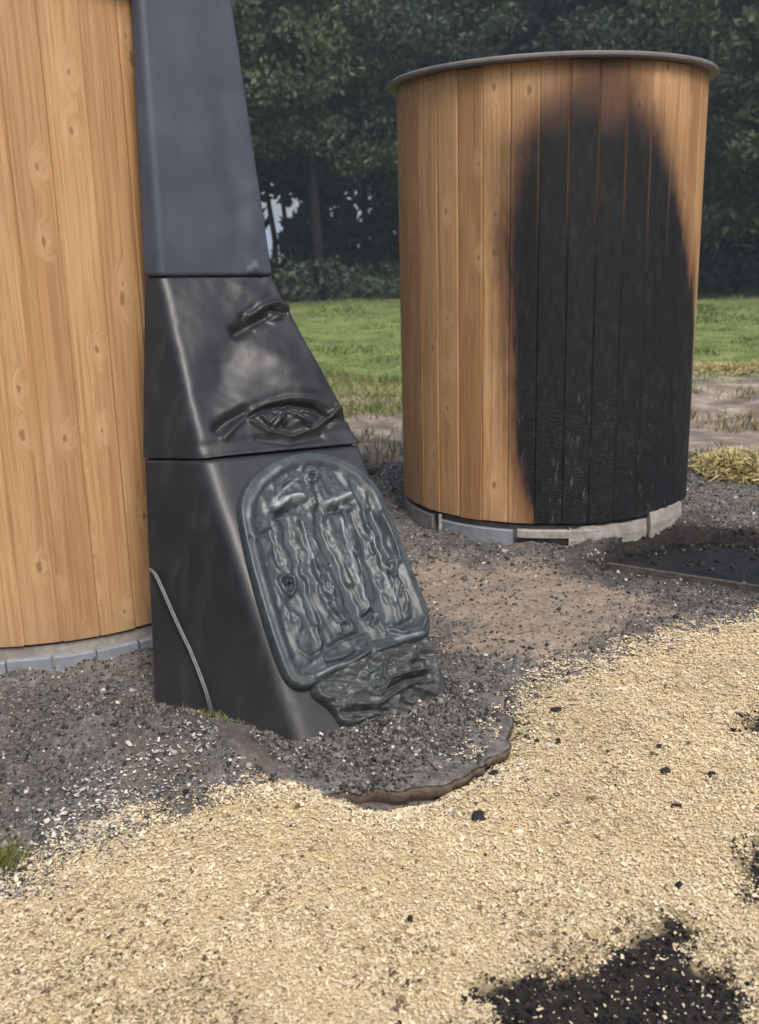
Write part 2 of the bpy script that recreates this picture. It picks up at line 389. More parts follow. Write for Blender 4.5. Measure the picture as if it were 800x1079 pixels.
# ------------------------------------------------------------------ scattered loose stuff
def scatter_mat(name, stops, rough=.8, spec=.25, trans=0, interp='LINEAR', patchy=.25):
    n = NT(name); c = n.ramp(n.island(), stops, interp)
    c = n.mix(patchy, c, n.ramp(n.noise(n.pos(), 2.6, 6, .62), [(.30, (.62, .57, .50)), (.45, (.92, .90, .86)), (.6, (1.06, 1.05, 1.03))]), 'MULTIPLY')
    if trans:
        m = n.fin(c, rough, None, spec)
        tr = n.n('BsdfTranslucent'); n.l(c, tr.inputs[0]); mx = n.n('MixShader'); mx.inputs[0].default_value = trans
        n.l(n.b.outputs[0], mx.inputs[1]); n.l(tr.outputs[0], mx.inputs[2]); n.l(mx.outputs[0], n.out.inputs[0])
        return m
    return n.fin(c, rough, None, spec)
def rot_frames(n, tilt):
    az = rng.uniform(0, 2 * np.pi, n); t = rng.normal(0, tilt, n)
    u = np.stack([np.cos(az) * np.cos(t), np.sin(az) * np.cos(t), np.sin(t)], 1)
    t2 = rng.normal(0, tilt, n)
    v0 = np.stack([-np.sin(az), np.cos(az), np.zeros(n)], 1)
    wv = np.cross(u, v0); v = v0 * np.cos(t2)[:, None] + wv * np.sin(t2)[:, None]
    return u, v, np.cross(u, v)
def chips_mesh(name, P, L, Wd, tilt):
    n = len(P); u, v, k = rot_frames(n, tilt); L = L[:, None]; Wd = Wd[:, None]
    curl = (rng.normal(0, .25, n)[:, None]) * L
    j = lambda: 1 + rng.uniform(-.35, .35, (n, 1))
    a = P - u * L - v * Wd * j(); b = P - u * L * j() + v * Wd * j(); c = P + v * Wd * j() + k * curl; d = P - v * Wd * j() + k * curl
    e = P + u * L * j() + v * Wd * j(); f = P + u * L - v * Wd * j()
    V = np.stack([a, b, c, d, e, f], 1).reshape(-1, 3); o = (np.arange(n) * 6)[:, None]
    Fq = np.concatenate([o + np.array([0, 3, 2, 1]), o + np.array([3, 5, 4, 2])])
    return mesh_np(name, V, Fq)
def lumps_mesh(name, P, S):
    n = len(P); base = np.array([(1, 0, 0), (-1, 0, 0), (0, 1, 0), (0, -1, 0), (0, 0, 1), (0, 0, -1)], float)
    u, v, k = rot_frames(n, .5); sc = S[:, None] * rng.uniform(.45, 1.2, (n, 6))
    V = np.zeros((n, 6, 3))
    ax = [u, -u, v, -v, k * .7, -k * .7]; sy = rng.uniform(.5, 1.1, (n, 1))
    for i in range(6): V[:, i] = P + ax[i] * sc[:, i:i + 1] * (sy if i in (2, 3) else 1)
    o = (np.arange(n) * 6)[:, None]
    T = [(0, 2, 4), (2, 1, 4), (1, 3, 4), (3, 0, 4), (2, 0, 5), (1, 2, 5), (3, 1, 5), (0, 3, 5)]
    return mesh_np(name, V.reshape(-1, 3), np.concatenate([o + np.array(t) for t in T]))
def sample(n, x0, x1, y0, y1, power=1.0):
    # denser near the camera
    yy = y0 + (y1 - y0) * rng.uniform(0, 1, n) ** power
    xx = rng.uniform(x0, x1, n) * (yy / y1) * 1.0 if power > 1 else rng.uniform(x0, x1, n)
    return xx, yy
# pale wood chips
n0 = 560000; yy = 1.2 + 3.4 * rng.uniform(0, 1, n0) ** 1.15; xx = rng.uniform(-1, 1, n0) * (yy * .47 + .25)
s_ = sdf(xx, yy, CHIP) + (fbm(xx * 9, yy * 9, 4, 4) - .5) * .34
b_ = np.maximum(np.maximum(sdf(xx, yy, BURN), sdf(xx, yy, BURN2)), sdf(xx, yy, BURN3)) + (fbm(xx * 16, yy * 16, 4, 8) - .5) * .17
keep = (rng.uniform(0, 1, n0) < sst(-.16, .06, s_)) & (rng.uniform(0, 1, n0) > sst(-.055, .03, b_) * .975)
ddc = np.hypot(xx - DISC[0], yy - DISC[1]); keep &= (ddc > DR) | ((rng.uniform(0, 1, n0) < .6 * sst(DR - .16, DR, ddc) * sst(.1, .3, xx) * sst(.4, .6, fbm(xx * 14, yy * 14, 3, 9))))
xx, yy = xx[keep], yy[keep]; n1 = len(xx)
zc = np.where(np.hypot(xx - DISC[0], yy - DISC[1]) < DR - .01, .056, ground_z(xx, yy)); P = np.stack([xx, yy, zc + .002 + rng.uniform(0, .007, n1)], 1)
L = (rng.gamma(1.4, .00095, n1) + .0011) * (.7 + .16 * yy)
me = chips_mesh('wood_chips', P, L, L * rng.uniform(.25, .7, n1), .17)
tag(obj('wood_chips', me, scatter_mat('pale_wood_chip', [(0, (.15, .105, .055)), (.03, (.36, .27, .16)), (.09, (.56, .45, .29)), (.4, (.61, .505, .335)), (.7, (.64, .54, .37)), (.92, (.69, .60, .43)), (1, (.84, .75, .58))], .85, .15, 0, 'LINEAR', .55)),
    'pale tan wood chips spread over the ground in the foreground', 'wood chips', kind='stuff')
# brown chips, thickest near the viewer to put a vignette's darkening into colour, and bleached ones where the chips thin out over the ash
for nm, n0, wgt, stops, lab in (('vignette_chips', 90000, lambda x, y, s_: .42 * sst(2.3, 1.5, y) + .05, [(0, (.05, .035, .022)), (.5, (.16, .115, .07)), (1, (.30, .22, .13))], 'brown wood chips that paint a vignette into the nearest foreground'),
        ('bleached_chips', 60000, lambda x, y, s_: sst(.30, .02, np.abs(s_ + .12)) * sst(-.2, -.8, x - y * .1) + .05 * sst(.3, .0, np.abs(s_)), [(0, (.25, .23, .21)), (.5, (.46, .43, .39)), (1, (.72, .69, .63))], 'bleached grey-white chips scattered where chips meet the ash')):
    yy = 1.2 + 3.2 * rng.uniform(0, 1, n0); xx = rng.uniform(-1, 1, n0) * (yy * .45 + .2); s_ = sdf(xx, yy, CHIP)
    b_ = np.maximum(sdf(xx, yy, BURN), sdf(xx, yy, BURN2)); pr = wgt(xx, yy, s_) * (.15 + 1.5 * sst(.42, .62, fbm(xx * 5, yy * 5, 3, 151)))
    if nm == 'vignette_chips': pr = pr * (s_ > 0)
    keep = (rng.uniform(0, 1, n0) < pr) & (b_ < -.01) & (np.hypot(xx - DISC[0], yy - DISC[1]) > DR); xx, yy = xx[keep], yy[keep]; n1 = len(xx)
    P = np.stack([xx, yy, ground_z(xx, yy) + .006 + rng.uniform(0, .004, n1)], 1); L = (rng.gamma(1.6, .0013, n1) + .0015) * (.7 + .16 * yy)
    tag(obj(nm, chips_mesh(nm, P, L, L * rng.uniform(.25, .7, n1), .25), scatter_mat(nm + '_wood', stops, .85, .15)), lab, 'wood chips', kind='stuff')
# ash, grit and stones
n0 = 130000; yy = 2.1 + 5.0 * rng.uniform(0, 1, n0) ** 1.2; xx = rng.uniform(-1, 1, n0) * (yy * .42 + .3)
s_ = sdf(xx, yy, CHIP); keep = (rng.uniform(0, 1, n0) < sst(.16, -.05, s_)) & (sdf(xx, yy, PIT) < -.03)
for C in (CL, CR): keep &= np.hypot(xx - C[0], yy - C[1]) > RAD - .04
keep &= (rng.uniform(0, 1, n0) > .7 * sst(-.05, .1, sdf(xx, yy, SAND)))
keep &= (np.hypot(xx - DISC[0], yy - DISC[1]) > DR - .02)
xx, yy = xx[keep], yy[keep]; n1 = len(xx)
P = np.stack([xx, yy, ground_z(xx, yy) + .001], 1); S = rng.gamma(1.6, .0021, n1) * (.6 + .16 * yy) + .0013
ASH = [(0, (.018, .018, .018)), (.4, (.06, .056, .055)), (.75, (.13, .12, .115)), (.9, (.21, .20, .185)), (.97, (.38, .36, .34)), (1, (.60, .58, .55))]
tag(obj('ash_gravel', lumps_mesh('ash_gravel', P, S), scatter_mat('ash_grit', ASH, .85)),
    'dark grey ash and grit with pale flecks round the black duct', 'gravel', kind='stuff')
# black crumbs on the chips and in the burnt patches
n0 = 60000; yy = 1.35 + 3.0 * rng.uniform(0, 1, n0); xx = rng.uniform(-1, 1, n0) * (yy * .42 + .2)
b_ = np.maximum(np.maximum(sdf(xx, yy, BURN), sdf(xx, yy, BURN2)), sdf(xx, yy, BURN3)) + (fbm(xx * 16, yy * 16, 4, 8) - .5) * .17
s_ = sdf(xx, yy, CHIP)
keep = (rng.uniform(0, 1, n0) < np.maximum(.8 * sst(-.09, .03, b_), .018 * (s_ > .0) + .05 * sst(.25, .02, np.abs(s_))))
xx, yy = xx[keep], yy[keep]; n1 = len(xx)
P = np.stack([xx, yy, ground_z(xx, yy) + .005], 1); S = rng.gamma(2.0, .0014, n1) + .0015
tag(obj('charcoal_crumbs', lumps_mesh('charcoal_crumbs', P, S), scatter_mat('charcoal', [(0, (.010, .009, .009)), (.8, (.03, .028, .026)), (1, (.09, .08, .07))], .9, .1)),
    'black charcoal crumbs strewn over the pale wood chips', 'charcoal', kind='stuff')
n1 = 900; ax, ay = np.array(PIT).min(0); bx_, by_ = np.array(PIT).max(0); xx = rng.uniform(ax, bx_, n1); yy = rng.uniform(ay, by_, n1)
pd = sdf(xx, yy, PIT); keep = (pd > -.05) & (rng.uniform(0, 1, n1) < sst(.22, .0, pd) + .12); xx, yy = xx[keep], yy[keep]
tag(obj('pit_rubble', lumps_mesh('pit_rubble', np.stack([xx, yy, np.maximum(ground_z(xx, yy), -.058)], 1), rng.gamma(2, .005, len(xx)) + .005), scatter_mat('pit_rubble', [(0, (.010, .010, .010)), (.7, (.03, .028, .025)), (.97, (.07, .062, .055)), (1, (.22, .20, .18))], .9)),
    'charred rubble in and round the black puddle by the scorched cabin', 'rubble', kind='stuff')
# grass
def blades(name, xx, yy, h, wd, lean=.35, z=None):
    n = len(xx); az = rng.uniform(0, 2 * np.pi, n); d = np.stack([np.cos(az), np.sin(az), np.zeros(n)], 1)
    s = np.stack([-np.sin(az), np.cos(az), np.zeros(n)], 1) * wd[:, None]
    az2 = rng.uniform(0, 2 * np.pi, n); ln = np.stack([np.cos(az2), np.sin(az2), np.zeros(n)], 1) * (h * rng.uniform(.1, 1, n) * lean)[:, None]
    P = np.stack([xx, yy, (ground_z(xx, yy) if z is None else z) - .005], 1); up_ = np.zeros((n, 3)); up_[:, 2] = h
    V = np.stack([P - s, P + s, P + s * .7 + up_ * .55 + ln * .35, P - s * .7 + up_ * .55 + ln * .35, P + up_ * .9 + ln * 1.2], 1).reshape(-1, 3)
    o = (np.arange(n) * 5)[:, None]
    T = np.concatenate([o + np.array(t) for t in [(0, 1, 2), (0, 2, 3), (3, 2, 4)]])
    return mesh_np(name, V, T)
GRN = [(0, (.07, .11, .025)), (.4, (.14, .20, .05)), (.8, (.22, .28, .09)), (1, (.36, .35, .17))]
n0 = 90000; yy = 9 + 22 * rng.uniform(0, 1, n0) ** 1.25; xx = rng.uniform(-.34, .5, n0) * (yy + 2)
m_ = fbm(xx * .5, yy * .5, 3, 31); keep = rng.uniform(0, 1, n0) < sst(8.8, 11.5, yy - .42 * xx + (m_ - .5) * 5)
xx, yy = xx[keep], yy[keep]; n1 = len(xx)
clump = fbm(xx * 1.6, yy * 1.6, 3, 77)
tag(obj('meadow_grass', blades('meadow_grass', xx, yy, rng.uniform(.008, .026, n1) * (1 + 4.0 * sst(.58, .8, clump)), rng.uniform(.006, .013, n1) * (.5 + yy / 14)), scatter_mat('grass_blade', GRN, .6, .3, .3)),
    'bright green grass between the cabins and the dark trees', 'grass', kind='stuff')
DRY = [(0, (.08, .075, .03)), (.5, (.20, .19, .08)), (.8, (.34, .29, .14)), (1, (.14, .09, .05))]
n0 = 14000; yy = 6.9 + 5.5 * rng.uniform(0, 1, n0); xx = rng.uniform(-.3, .5, n0) * (yy + 1)
m_ = fbm(xx * 1.3, yy * 1.3, 3, 41); keep = (rng.uniform(0, 1, n0) < sst(.47, .62, m_)) & (np.hypot(xx - CR[0], yy - CR[1]) > RAD + .1)
xx, yy = xx[keep], yy[keep]; n1 = len(xx)
tag(obj('dry_weeds', blades('dry_weeds', xx, yy, rng.uniform(.03, .14, n1), rng.uniform(.003, .008, n1), .9), scatter_mat('dry_weed', DRY, .8, .2, .2)),
    'straggly dry weeds on the bare ground behind the cabins', 'weeds', kind='stuff')
# single plants and heaps
c = gz(12, 912); n1 = 420; rr = np.abs(rng.normal(0, .045, n1)); aa = rng.uniform(0, 6.28, n1); xx = c[0] - .02 + rr * np.cos(aa); yy = c[1] + rr * np.sin(aa)
me = blades('grass_tuft', xx, yy, rng.uniform(.02, .075, n1), rng.uniform(.0009, .0018, n1), .9)
tag(obj('grass_tuft', me, scatter_mat('tuft_blade', [(0, (.08, .11, .025)), (.6, (.19, .23, .06)), (1, (.40, .36, .15))], .7, .2, .3)),
    'small green grass tuft at the left rim of the wood chips', 'grass tuft', kind='stuff')
c = gz(222, 772); n1 = 260; rr = np.abs(rng.normal(0, .05, n1)); aa = rng.uniform(0, 6.28, n1); xx = c[0] + rr * 1.3 * np.cos(aa); yy = c[1] + rr * np.sin(aa)
tag(obj('withered_weed', blades('withered_weed', xx, yy, rng.uniform(.012, .035, n1), rng.uniform(.0008, .002, n1), 1.1), scatter_mat('olive_blade', [(0, (.09, .09, .03)), (1, (.28, .25, .11))], .8, .2, .2)),
    'low withered olive weed in the ash beside the black duct foot', 'weed', kind='stuff')
def straw_heap(c, rx, ry, hh, n1, label):
    a = rng.uniform(0, 6.28, n1); r = rng.uniform(0, 1, n1) ** .6
    x = c[0] + rx * r * np.cos(a); y = c[1] + ry * r * np.sin(a); z = hh * (1 - r ** 2) * rng.uniform(.2, 1, n1) + .01
    L = rng.uniform(.03, .09, n1); me = chips_mesh('straw_heap', np.stack([x, y, z + ground_z(x, y)], 1), L, L * .045, .35)
    return tag(obj('straw_heap', me, straw_mat), label, 'straw')
straw_mat = scatter_mat('straw', [(0, (.16, .12, .05)), (.4, (.36, .29, .13)), (.8, (.52, .44, .22)), (1, (.30, .30, .11))], .7)
straw_heap(gz(782, 498), .30, .42, .11, 2600, 'low heap of yellow straw behind the scorched cabin')
straw_heap(gz(765, 392), .9, .5, .07, 1500, 'thin strip of pale cut straw at the edge of the grass')

# ------------------------------------------------------------------ cabins
def solid(name, base, var, rough=.8, scale=30, bump=.4, spec=.3, dist=.004):
    n = NT(name); p = n.objc(); a = n.noise(p, scale, 5, .6); b = n.noise(p, scale / 8, 4)
    c = n.ramp(a, [(.3, base), (.7, var)]); c = n.mix(n.math('MULTIPLY', n.ss(.5, .7, b), .5), c, tuple(x * .6 for x in base))
    return n.fin(c, rough, n.bump(a, bump, dist), spec)
M_rim = solid('rim_metal', (.11, .10, .095), (.19, .175, .165), .5, 12, .1, .5)
M_roof = solid('roof_sheet', (.05, .05, .055), (.09, .09, .09), .6, 10, .1)
M_groove_shade = solid('groove_shade', (.03, .022, .016), (.06, .04, .03), .9)  # near-black inner wall colour, put in so the plank grooves look shaded
M_block = solid('plinth_block_stone', (.17, .19, .215), (.27, .29, .32), .85, 24, .5)
M_mortar = solid('plinth_mortar', (.24, .22, .20), (.36, .34, .31), .9, 40, .6)
M_slab = solid('slab_concrete', (.15, .148, .145), (.29, .28, .27), .85, 18, .5)
M_slab2 = solid('pale_plaster', (.20, .188, .17), (.40, .375, .34), .85, 30, .6)
NP = 37; STEP = 2 * math.pi / NP; PW = 2 * RAD * math.sin(STEP / 2) - .0012
def plank_mesh(ZH):
    w2 = PW / 2; g = .007
    sec = [(-w2 + .002, .02), (-w2, .006), (-w2 + g, 0), (-w2 * .5, -.0012), (0, -.0016), (w2 * .5, -.0012), (w2 - g, 0), (w2, .006), (w2 - .002, .02)]
    k = len(sec); zz = [0, ZH - Z0]; V = [(x, y, z) for z in zz for x, y in sec]
    Fc = [(i, (i + 1) % k, k + (i + 1) % k, k + i) for i in range(k)] + [tuple(range(k))[::-1], tuple(range(k, 2 * k))]
    me = bpy.data.meshes.new('plank'); me.from_pydata(V, [], Fc); me.update(); return me
def cabin(C, label, mat, phase, group, ZT=2.30):
    root = empty('round_cabin', (C[0], C[1], 0)); tag(root, label, 'cabin', group)
    pm = plank_mesh(ZT); pm.materials.append(mat)
    for i in range(NP):
        th = phase + (i + .5) * STEP; rr = RAD * math.cos(STEP / 2)
        o = obj('plank', pm, None, root, (math.sin(th) * rr, -math.cos(th) * rr, Z0 + random.uniform(-.003, .003)), th)
    V, Fc = lathe([(RAD - .05, Z0 - .01), (RAD - .022, Z0 - .01), (RAD - .022, ZT + .002), (RAD - .05, ZT + .002)], 76)
    obj('inner_wall', mesh_np('inner_wall', V, Fc), M_groove_shade, root)
    V, Fc = lathe([(RAD - .03, ZT + .004), (RAD + .038, ZT + .004), (RAD + .046, ZT + .012), (RAD + .046, ZT + .022), (RAD + .038, ZT + .03), (RAD - .03, ZT + .03)], 128)
    obj('rim', mesh_np('rim', V, Fc, False), M_rim, root)
    V, Fc = lathe([(.001, ZT + .10), (RAD - .035, ZT + .02), (RAD - .035, ZT + .004), (.001, ZT + .004)], 96)
    obj('roof', mesh_np('roof', V, Fc), M_roof, root)
    return root
thL = on_cyl(CL, 67, 679)[0]; thR = on_cyl(CR, 597, 300)[0]
grp = 'round plank cabins'
cabL = cabin(CL, 'nearer round wooden cabin with clean amber planks, left of the black duct', plank_material('pine_plank'), thL, grp, 2.37)
Lb = [on_cyl(CR, *p)[:2] for p in [(596, 60), (584, 95), (558, 128), (538, 155), (533, 190), (534, 270), (537, 350), (539, 450), (548, 505), (563, 550)]]
Rb = [on_cyl(CR, *p)[:2] for p in [(666, 60), (680, 100), (700, 140), (713, 185), (722, 235), (728, 290), (731, 350), (734, 420), (733, 480)]] + [(1.5, .12)]
cabR = cabin(CR, 'farther round wooden cabin with a tall black scorch mark burnt into its planks', plank_material('scorched_pine_plank', (CR, Lb, Rb)), thR, grp)
def arc_block(r0, r1, z0, z1, th0, th1, n=5, jit=.0):
    V = []; Fc = []
    for i in range(n + 1):
        t = th0 + (th1 - th0) * i / n; j = random.uniform(-jit, jit)
        for r, z in ((r0, z0), (r1 + j, z0), (r1 + j, z1 - .006), (r1 - .006 + j, z1), (r0, z1)):
            V.append((math.sin(t) * r, -math.cos(t) * r, z))
    for i in range(n):
        for k in range(5): k2 = (k + 1) % 5; Fc.append((i * 5 + k, i * 5 + k2, (i + 1) * 5 + k2, (i + 1) * 5 + k))
    Fc.append((4, 3, 2, 1, 0)); Fc.append(tuple(n * 5 + k for k in range(5)))
    return V, Fc
# near cabin: mortar ledge with a course of grey stone blocks
V, Fc = lathe([(RAD - .2, -.03), (RAD - .018, -.03), (RAD - .016, .04), (RAD - .014, Z0 - .012), (RAD - .2, Z0 - .012)], 96)
obj('mortar_ledge', mesh_np('mortar_ledge', V, Fc), M_mortar, cabL)
t = thL + math.radians(-1.5) - math.radians(11) * 14
while t < thL + math.radians(150):
    d = math.radians(random.uniform(8.8, 12)); V, Fc = arc_block(RAD - .1, RAD + .004 + random.uniform(-.004, .004), -.04, .064 + random.uniform(-.006, .004), t + .007, t + d - .007, 4, .002)
    obj('stone_block', mesh_np('stone_block', V, Fc), M_block, cabL); t += d
# far cabin: poured slab ring with a front board and broken plaster on its right
V, Fc = lathe([(RAD - .3, -.05), (RAD - .045, -.05), (RAD - .04, Z0 - .02), (RAD - .3, Z0 - .02)], 96)
obj('base_slab', mesh_np('base_slab', V, Fc), M_slab, cabR)
def th_at(x, y=545): return on_cyl(CR, x, y)[0]
V, Fc = arc_block(RAD - .03, RAD - .006, -.03, .078, th_at(462), th_at(540), 8, .001); obj('kerb_strip', mesh_np('kerb_strip', V, Fc), M_block, cabR)
V, Fc = arc_block(RAD - .03, RAD - .002, -.03, .092, th_at(431, 535) - .5, th_at(455), 8, .001); obj('kerb_strip', mesh_np('kerb_strip', V, Fc), M_slab, cabR)
V, Fc = arc_block(RAD - .03, RAD + .002, .045, .086, th_at(545), th_at(640), 8, .003); obj('kerb_strip', mesh_np('kerb_strip', V, Fc), M_slab2, cabR)
def ragged(t0, t1, r, z0, z1, n, seed):
    V = []; Fc = []; rr = random.Random(seed)
    for i in range(n + 1):
        t = t0 + (t1 - t0) * i / n; zb = z0 + rr.uniform(-.012, .02); zt = z1 + rr.uniform(-.004, .003) - (.02 if rr.random() < .12 else 0); r2 = r + rr.uniform(-.002, .002)
        for q, z in ((r - .05, zb), (r2, zb), (r2 + .004, (zb + zt) / 2), (r2 - .004, zt), (r - .05, zt)): V.append((math.sin(t) * q, -math.cos(t) * q, z))
    for i in range(n):
        for k in range(5): k2 = (k + 1) % 5; Fc.append((i * 5 + k, i * 5 + k2, (i + 1) * 5 + k2, (i + 1) * 5 + k))
    Fc.append((4, 3, 2, 1, 0)); Fc.append(tuple(n * 5 + k for k in range(5))); return V, Fc
for (a, b_, r, z0, z1, s) in [(600, 682, RAD - .0, -.02, .1, 3), (684, 716, RAD + .012, .005, .135, 4)]:
    V, Fc = ragged(th_at(a), th_at(b_, 535), r, z0, z1, 14, s); obj('broken_plaster', mesh_np('broken_plaster', V, Fc), M_slab2, cabR)
# a pale upright peg under the plank edge, and drooping plaster shreds
p = on_cyl(CR, 464, 548, RAD + .01)[2]; V, Fc = box_vf(0, 0, 0, .016, .016, .12)
obj('peg', mesh_np('peg', V, Fc), M_slab2, cabR, (p[0] - CR[0], p[1] - CR[1], .05))

# pit where the second duct burnt away: its dark depth laid in as a black sheet, and its board edge
n = NT('recess_black'); wv = n.noise(n.pos(), 9, 3); M_recess = n.fin((.006, .006, .006), n.ramp(wv, [(.35, .30), (.6, .6)]), n.bump(wv, .35, .02), .5)
pv = [np.mean(PIT, 0) + (q - np.mean(PIT, 0)) * 1.03 for q in PIT]; npv = len(pv)
Vp = [(q[0], q[1], -.060) for q in pv] + [(q[0], q[1], -.15) for q in pv]
pf_ = [tuple(range(npv)), tuple(range(2 * npv - 1, npv - 1, -1))] + [(i, i + npv, (i + 1) % npv + npv, (i + 1) % npv) for i in range(npv)]
tag(obj('recess', mesh_np('recess', Vp, pf_), M_recess), kind='structure')
M_char = solid('charred_board', (.035, .03, .028), (.11, .10, .09), .8, 40, .6)
e0 = gz(640, 594, .03); e1 = gz(830, 624, .03); d = Vector(e1 - e0); ln = d.length
V, Fc = box_vf(0, 0, 0, ln, .022, .05)
V = [(x, y + .008 * math.sin(x * 5), z) for x, y, z in V]
o = obj('edging_board', mesh_np('edging_board', V, Fc), M_char, None, (e0 + e1) / 2 - np.array([0, 0, .018]), math.atan2(d.y, d.x))
tag(o, 'thin burnt board edging the black puddle beside the scorched cabin', 'board')

# ------------------------------------------------------------------ round lid in front of the duct
def lid_material():
    n = NT('ash_covered_lid'); p = n.objc(); b = n.noise(p, 30, 5, .65); c2 = n.noise(p, 110, 3)
    g = n.ramp(b, [(.25, (.04, .038, .036)), (.5, (.11, .10, .094)), (.75, (.21, .19, .18))])
    g = n.mix(n.ss(.66, .73, c2), g, (.38, .36, .34))
    nz = n.sep(n.n('NewGeometry').outputs['True Normal'])[2]
    side = n.ramp(b, [(.3, (.085, .065, .05)), (.7, (.20, .155, .12))])
    g = n.mix(n.ss(.7, .3, nz), g, side)
    return n.fin(g, .9, n.bump(b, .8, .008), .2)
prof = [(.0, .058), (.06, .058), (.1, .058), (.15, .058), (.2, .057), (.24, .056), (.27, .056), (.3, .055), (.325, .054), (.35, .052), (.37, .051), (.39, .050), (.41, .049), (.425, .049), (.44, .047), (.455, .044), (.476, .038), (.483, .035), (.483, .035), (DR, .031), (DR - .006, .004), (DR - .022, -.012), (DR - .04, -.06)]
V, Fc = lathe(prof, 220, False); V = np.array(V)
an = np.arctan2(V[:, 1], V[:, 0]); r_ = np.hypot(V[:, 0], V[:, 1]); k_ = 1 + (vn(an * 5, an * 0, 3) - .5) * .11 * (r_ / DR) + (vn(an * 14, an * 0, 4) - .5) * .06 * (r_ / DR) + (vn(an * 31, an * 0, 8) - .5) * .02 * (r_ / DR)
V[:, 0] *= k_; V[:, 1] *= k_; V[:, 2] += (fbm(V[:, 0] * 14 + 5, V[:, 1] * 14, 3, 6) - .5) * .026 * (V[:, 2] > 0) + (fbm(V[:, 0] * 40 + 5, V[:, 1] * 40, 3, 7) - .5) * .010 * (V[:, 2] > 0)
lid = obj('round_slab', mesh_np('round_slab', V, Fc, True), lid_material(), None, (DISC[0], DISC[1], 0))
tag(lid, 'ash covered round slab under the foot of the black duct', 'slab')
n1 = 12000; a = rng.uniform(0, 6.28, n1); r = DR * .97 * rng.uniform(0, 1, n1) ** .5
P = np.stack([DISC[0] + r * np.cos(a), DISC[1] + r * np.sin(a), .058 - .022 * (r / DR) ** 5 + (fbm(r * np.cos(a) * 14 + 5, r * np.sin(a) * 14, 3, 6) - .5) * .026 + (fbm(r * np.cos(a) * 40 + 5, r * np.sin(a) * 40, 3, 7) - .5) * .010 + rng.uniform(-.001, .003, n1)], 1)
tag(obj('grit', lumps_mesh('grit', P, rng.gamma(1.8, .0024, n1) + .0012), scatter_mat('lid_grit', ASH, .85)), 'ash grit with white flecks lying on the round slab', 'grit', kind='stuff')

# ------------------------------------------------------------------ the melted duct
L0 = gz(163, 742, 0); F0 = gz(318, 788, .045); R0 = gz(479, 738, .02)
L1 = atY(152, 483, 3.42); F1 = atY(215, 484, 3.27); R1 = gz(379, 468, F1[2] + .004)
def on_plane(x, y, a, b, c):
    N_ = np.cross(b - a, c - a); d = ray(x, y); o_ = np.array([0, 0, H]); return o_ + d * (((a - o_) @ N_) / (d @ N_))
R1 = on_plane(379, 468, F0, R0, F1)
L2 = atY(154, 292, 3.60); F2 = atY(171, 292, 3.565); R2 = on_plane(286, 291, F1, R1, F2)
L3 = atY(140, 0, 3.68); F3 = atY(149, 0, 3.66); R3 = on_plane(243, 0, F2, R2, F3)
L4 = L3 + (L3 - L2) * .8; F4 = F3 + (F3 - F2) * .8; R4 = R3 + (R3 - R2) * .8
sd2 = np.array([-.83, .56, 0])
K = [R0 + sd2 * .78, R1 + sd2 * .62, R2 + sd2 * .55, R3 + sd2 * .52, R4 + sd2 * .5]
LV = [np.array(q) for q in zip([L0, L1, L2, L3, L4], [F0, F1, F2, F3, F4], [R0, R1, R2, R3, R4], K)]
def frame(Fa, Ra, Fb):
    U = Ra - Fa; U = U / np.linalg.norm(U); N = np.cross(U, Fb - Fa); N /= np.linalg.norm(N); 
    if N[1] > 0: N = -N
    Vv = np.cross(N, U) * (1 if np.cross(N, U)[2] > 0 else -1); return Fa, U, Vv, N
def to_uv(fr, x, y, lift=0.0):
    O, U, Vv, N = fr; O = O + N * lift; d = ray(x, y); o = np.array([0, 0, H]); t = ((O - o) @ N) / (d @ N); p = o + d * t - O
    return (p @ U, p @ Vv)
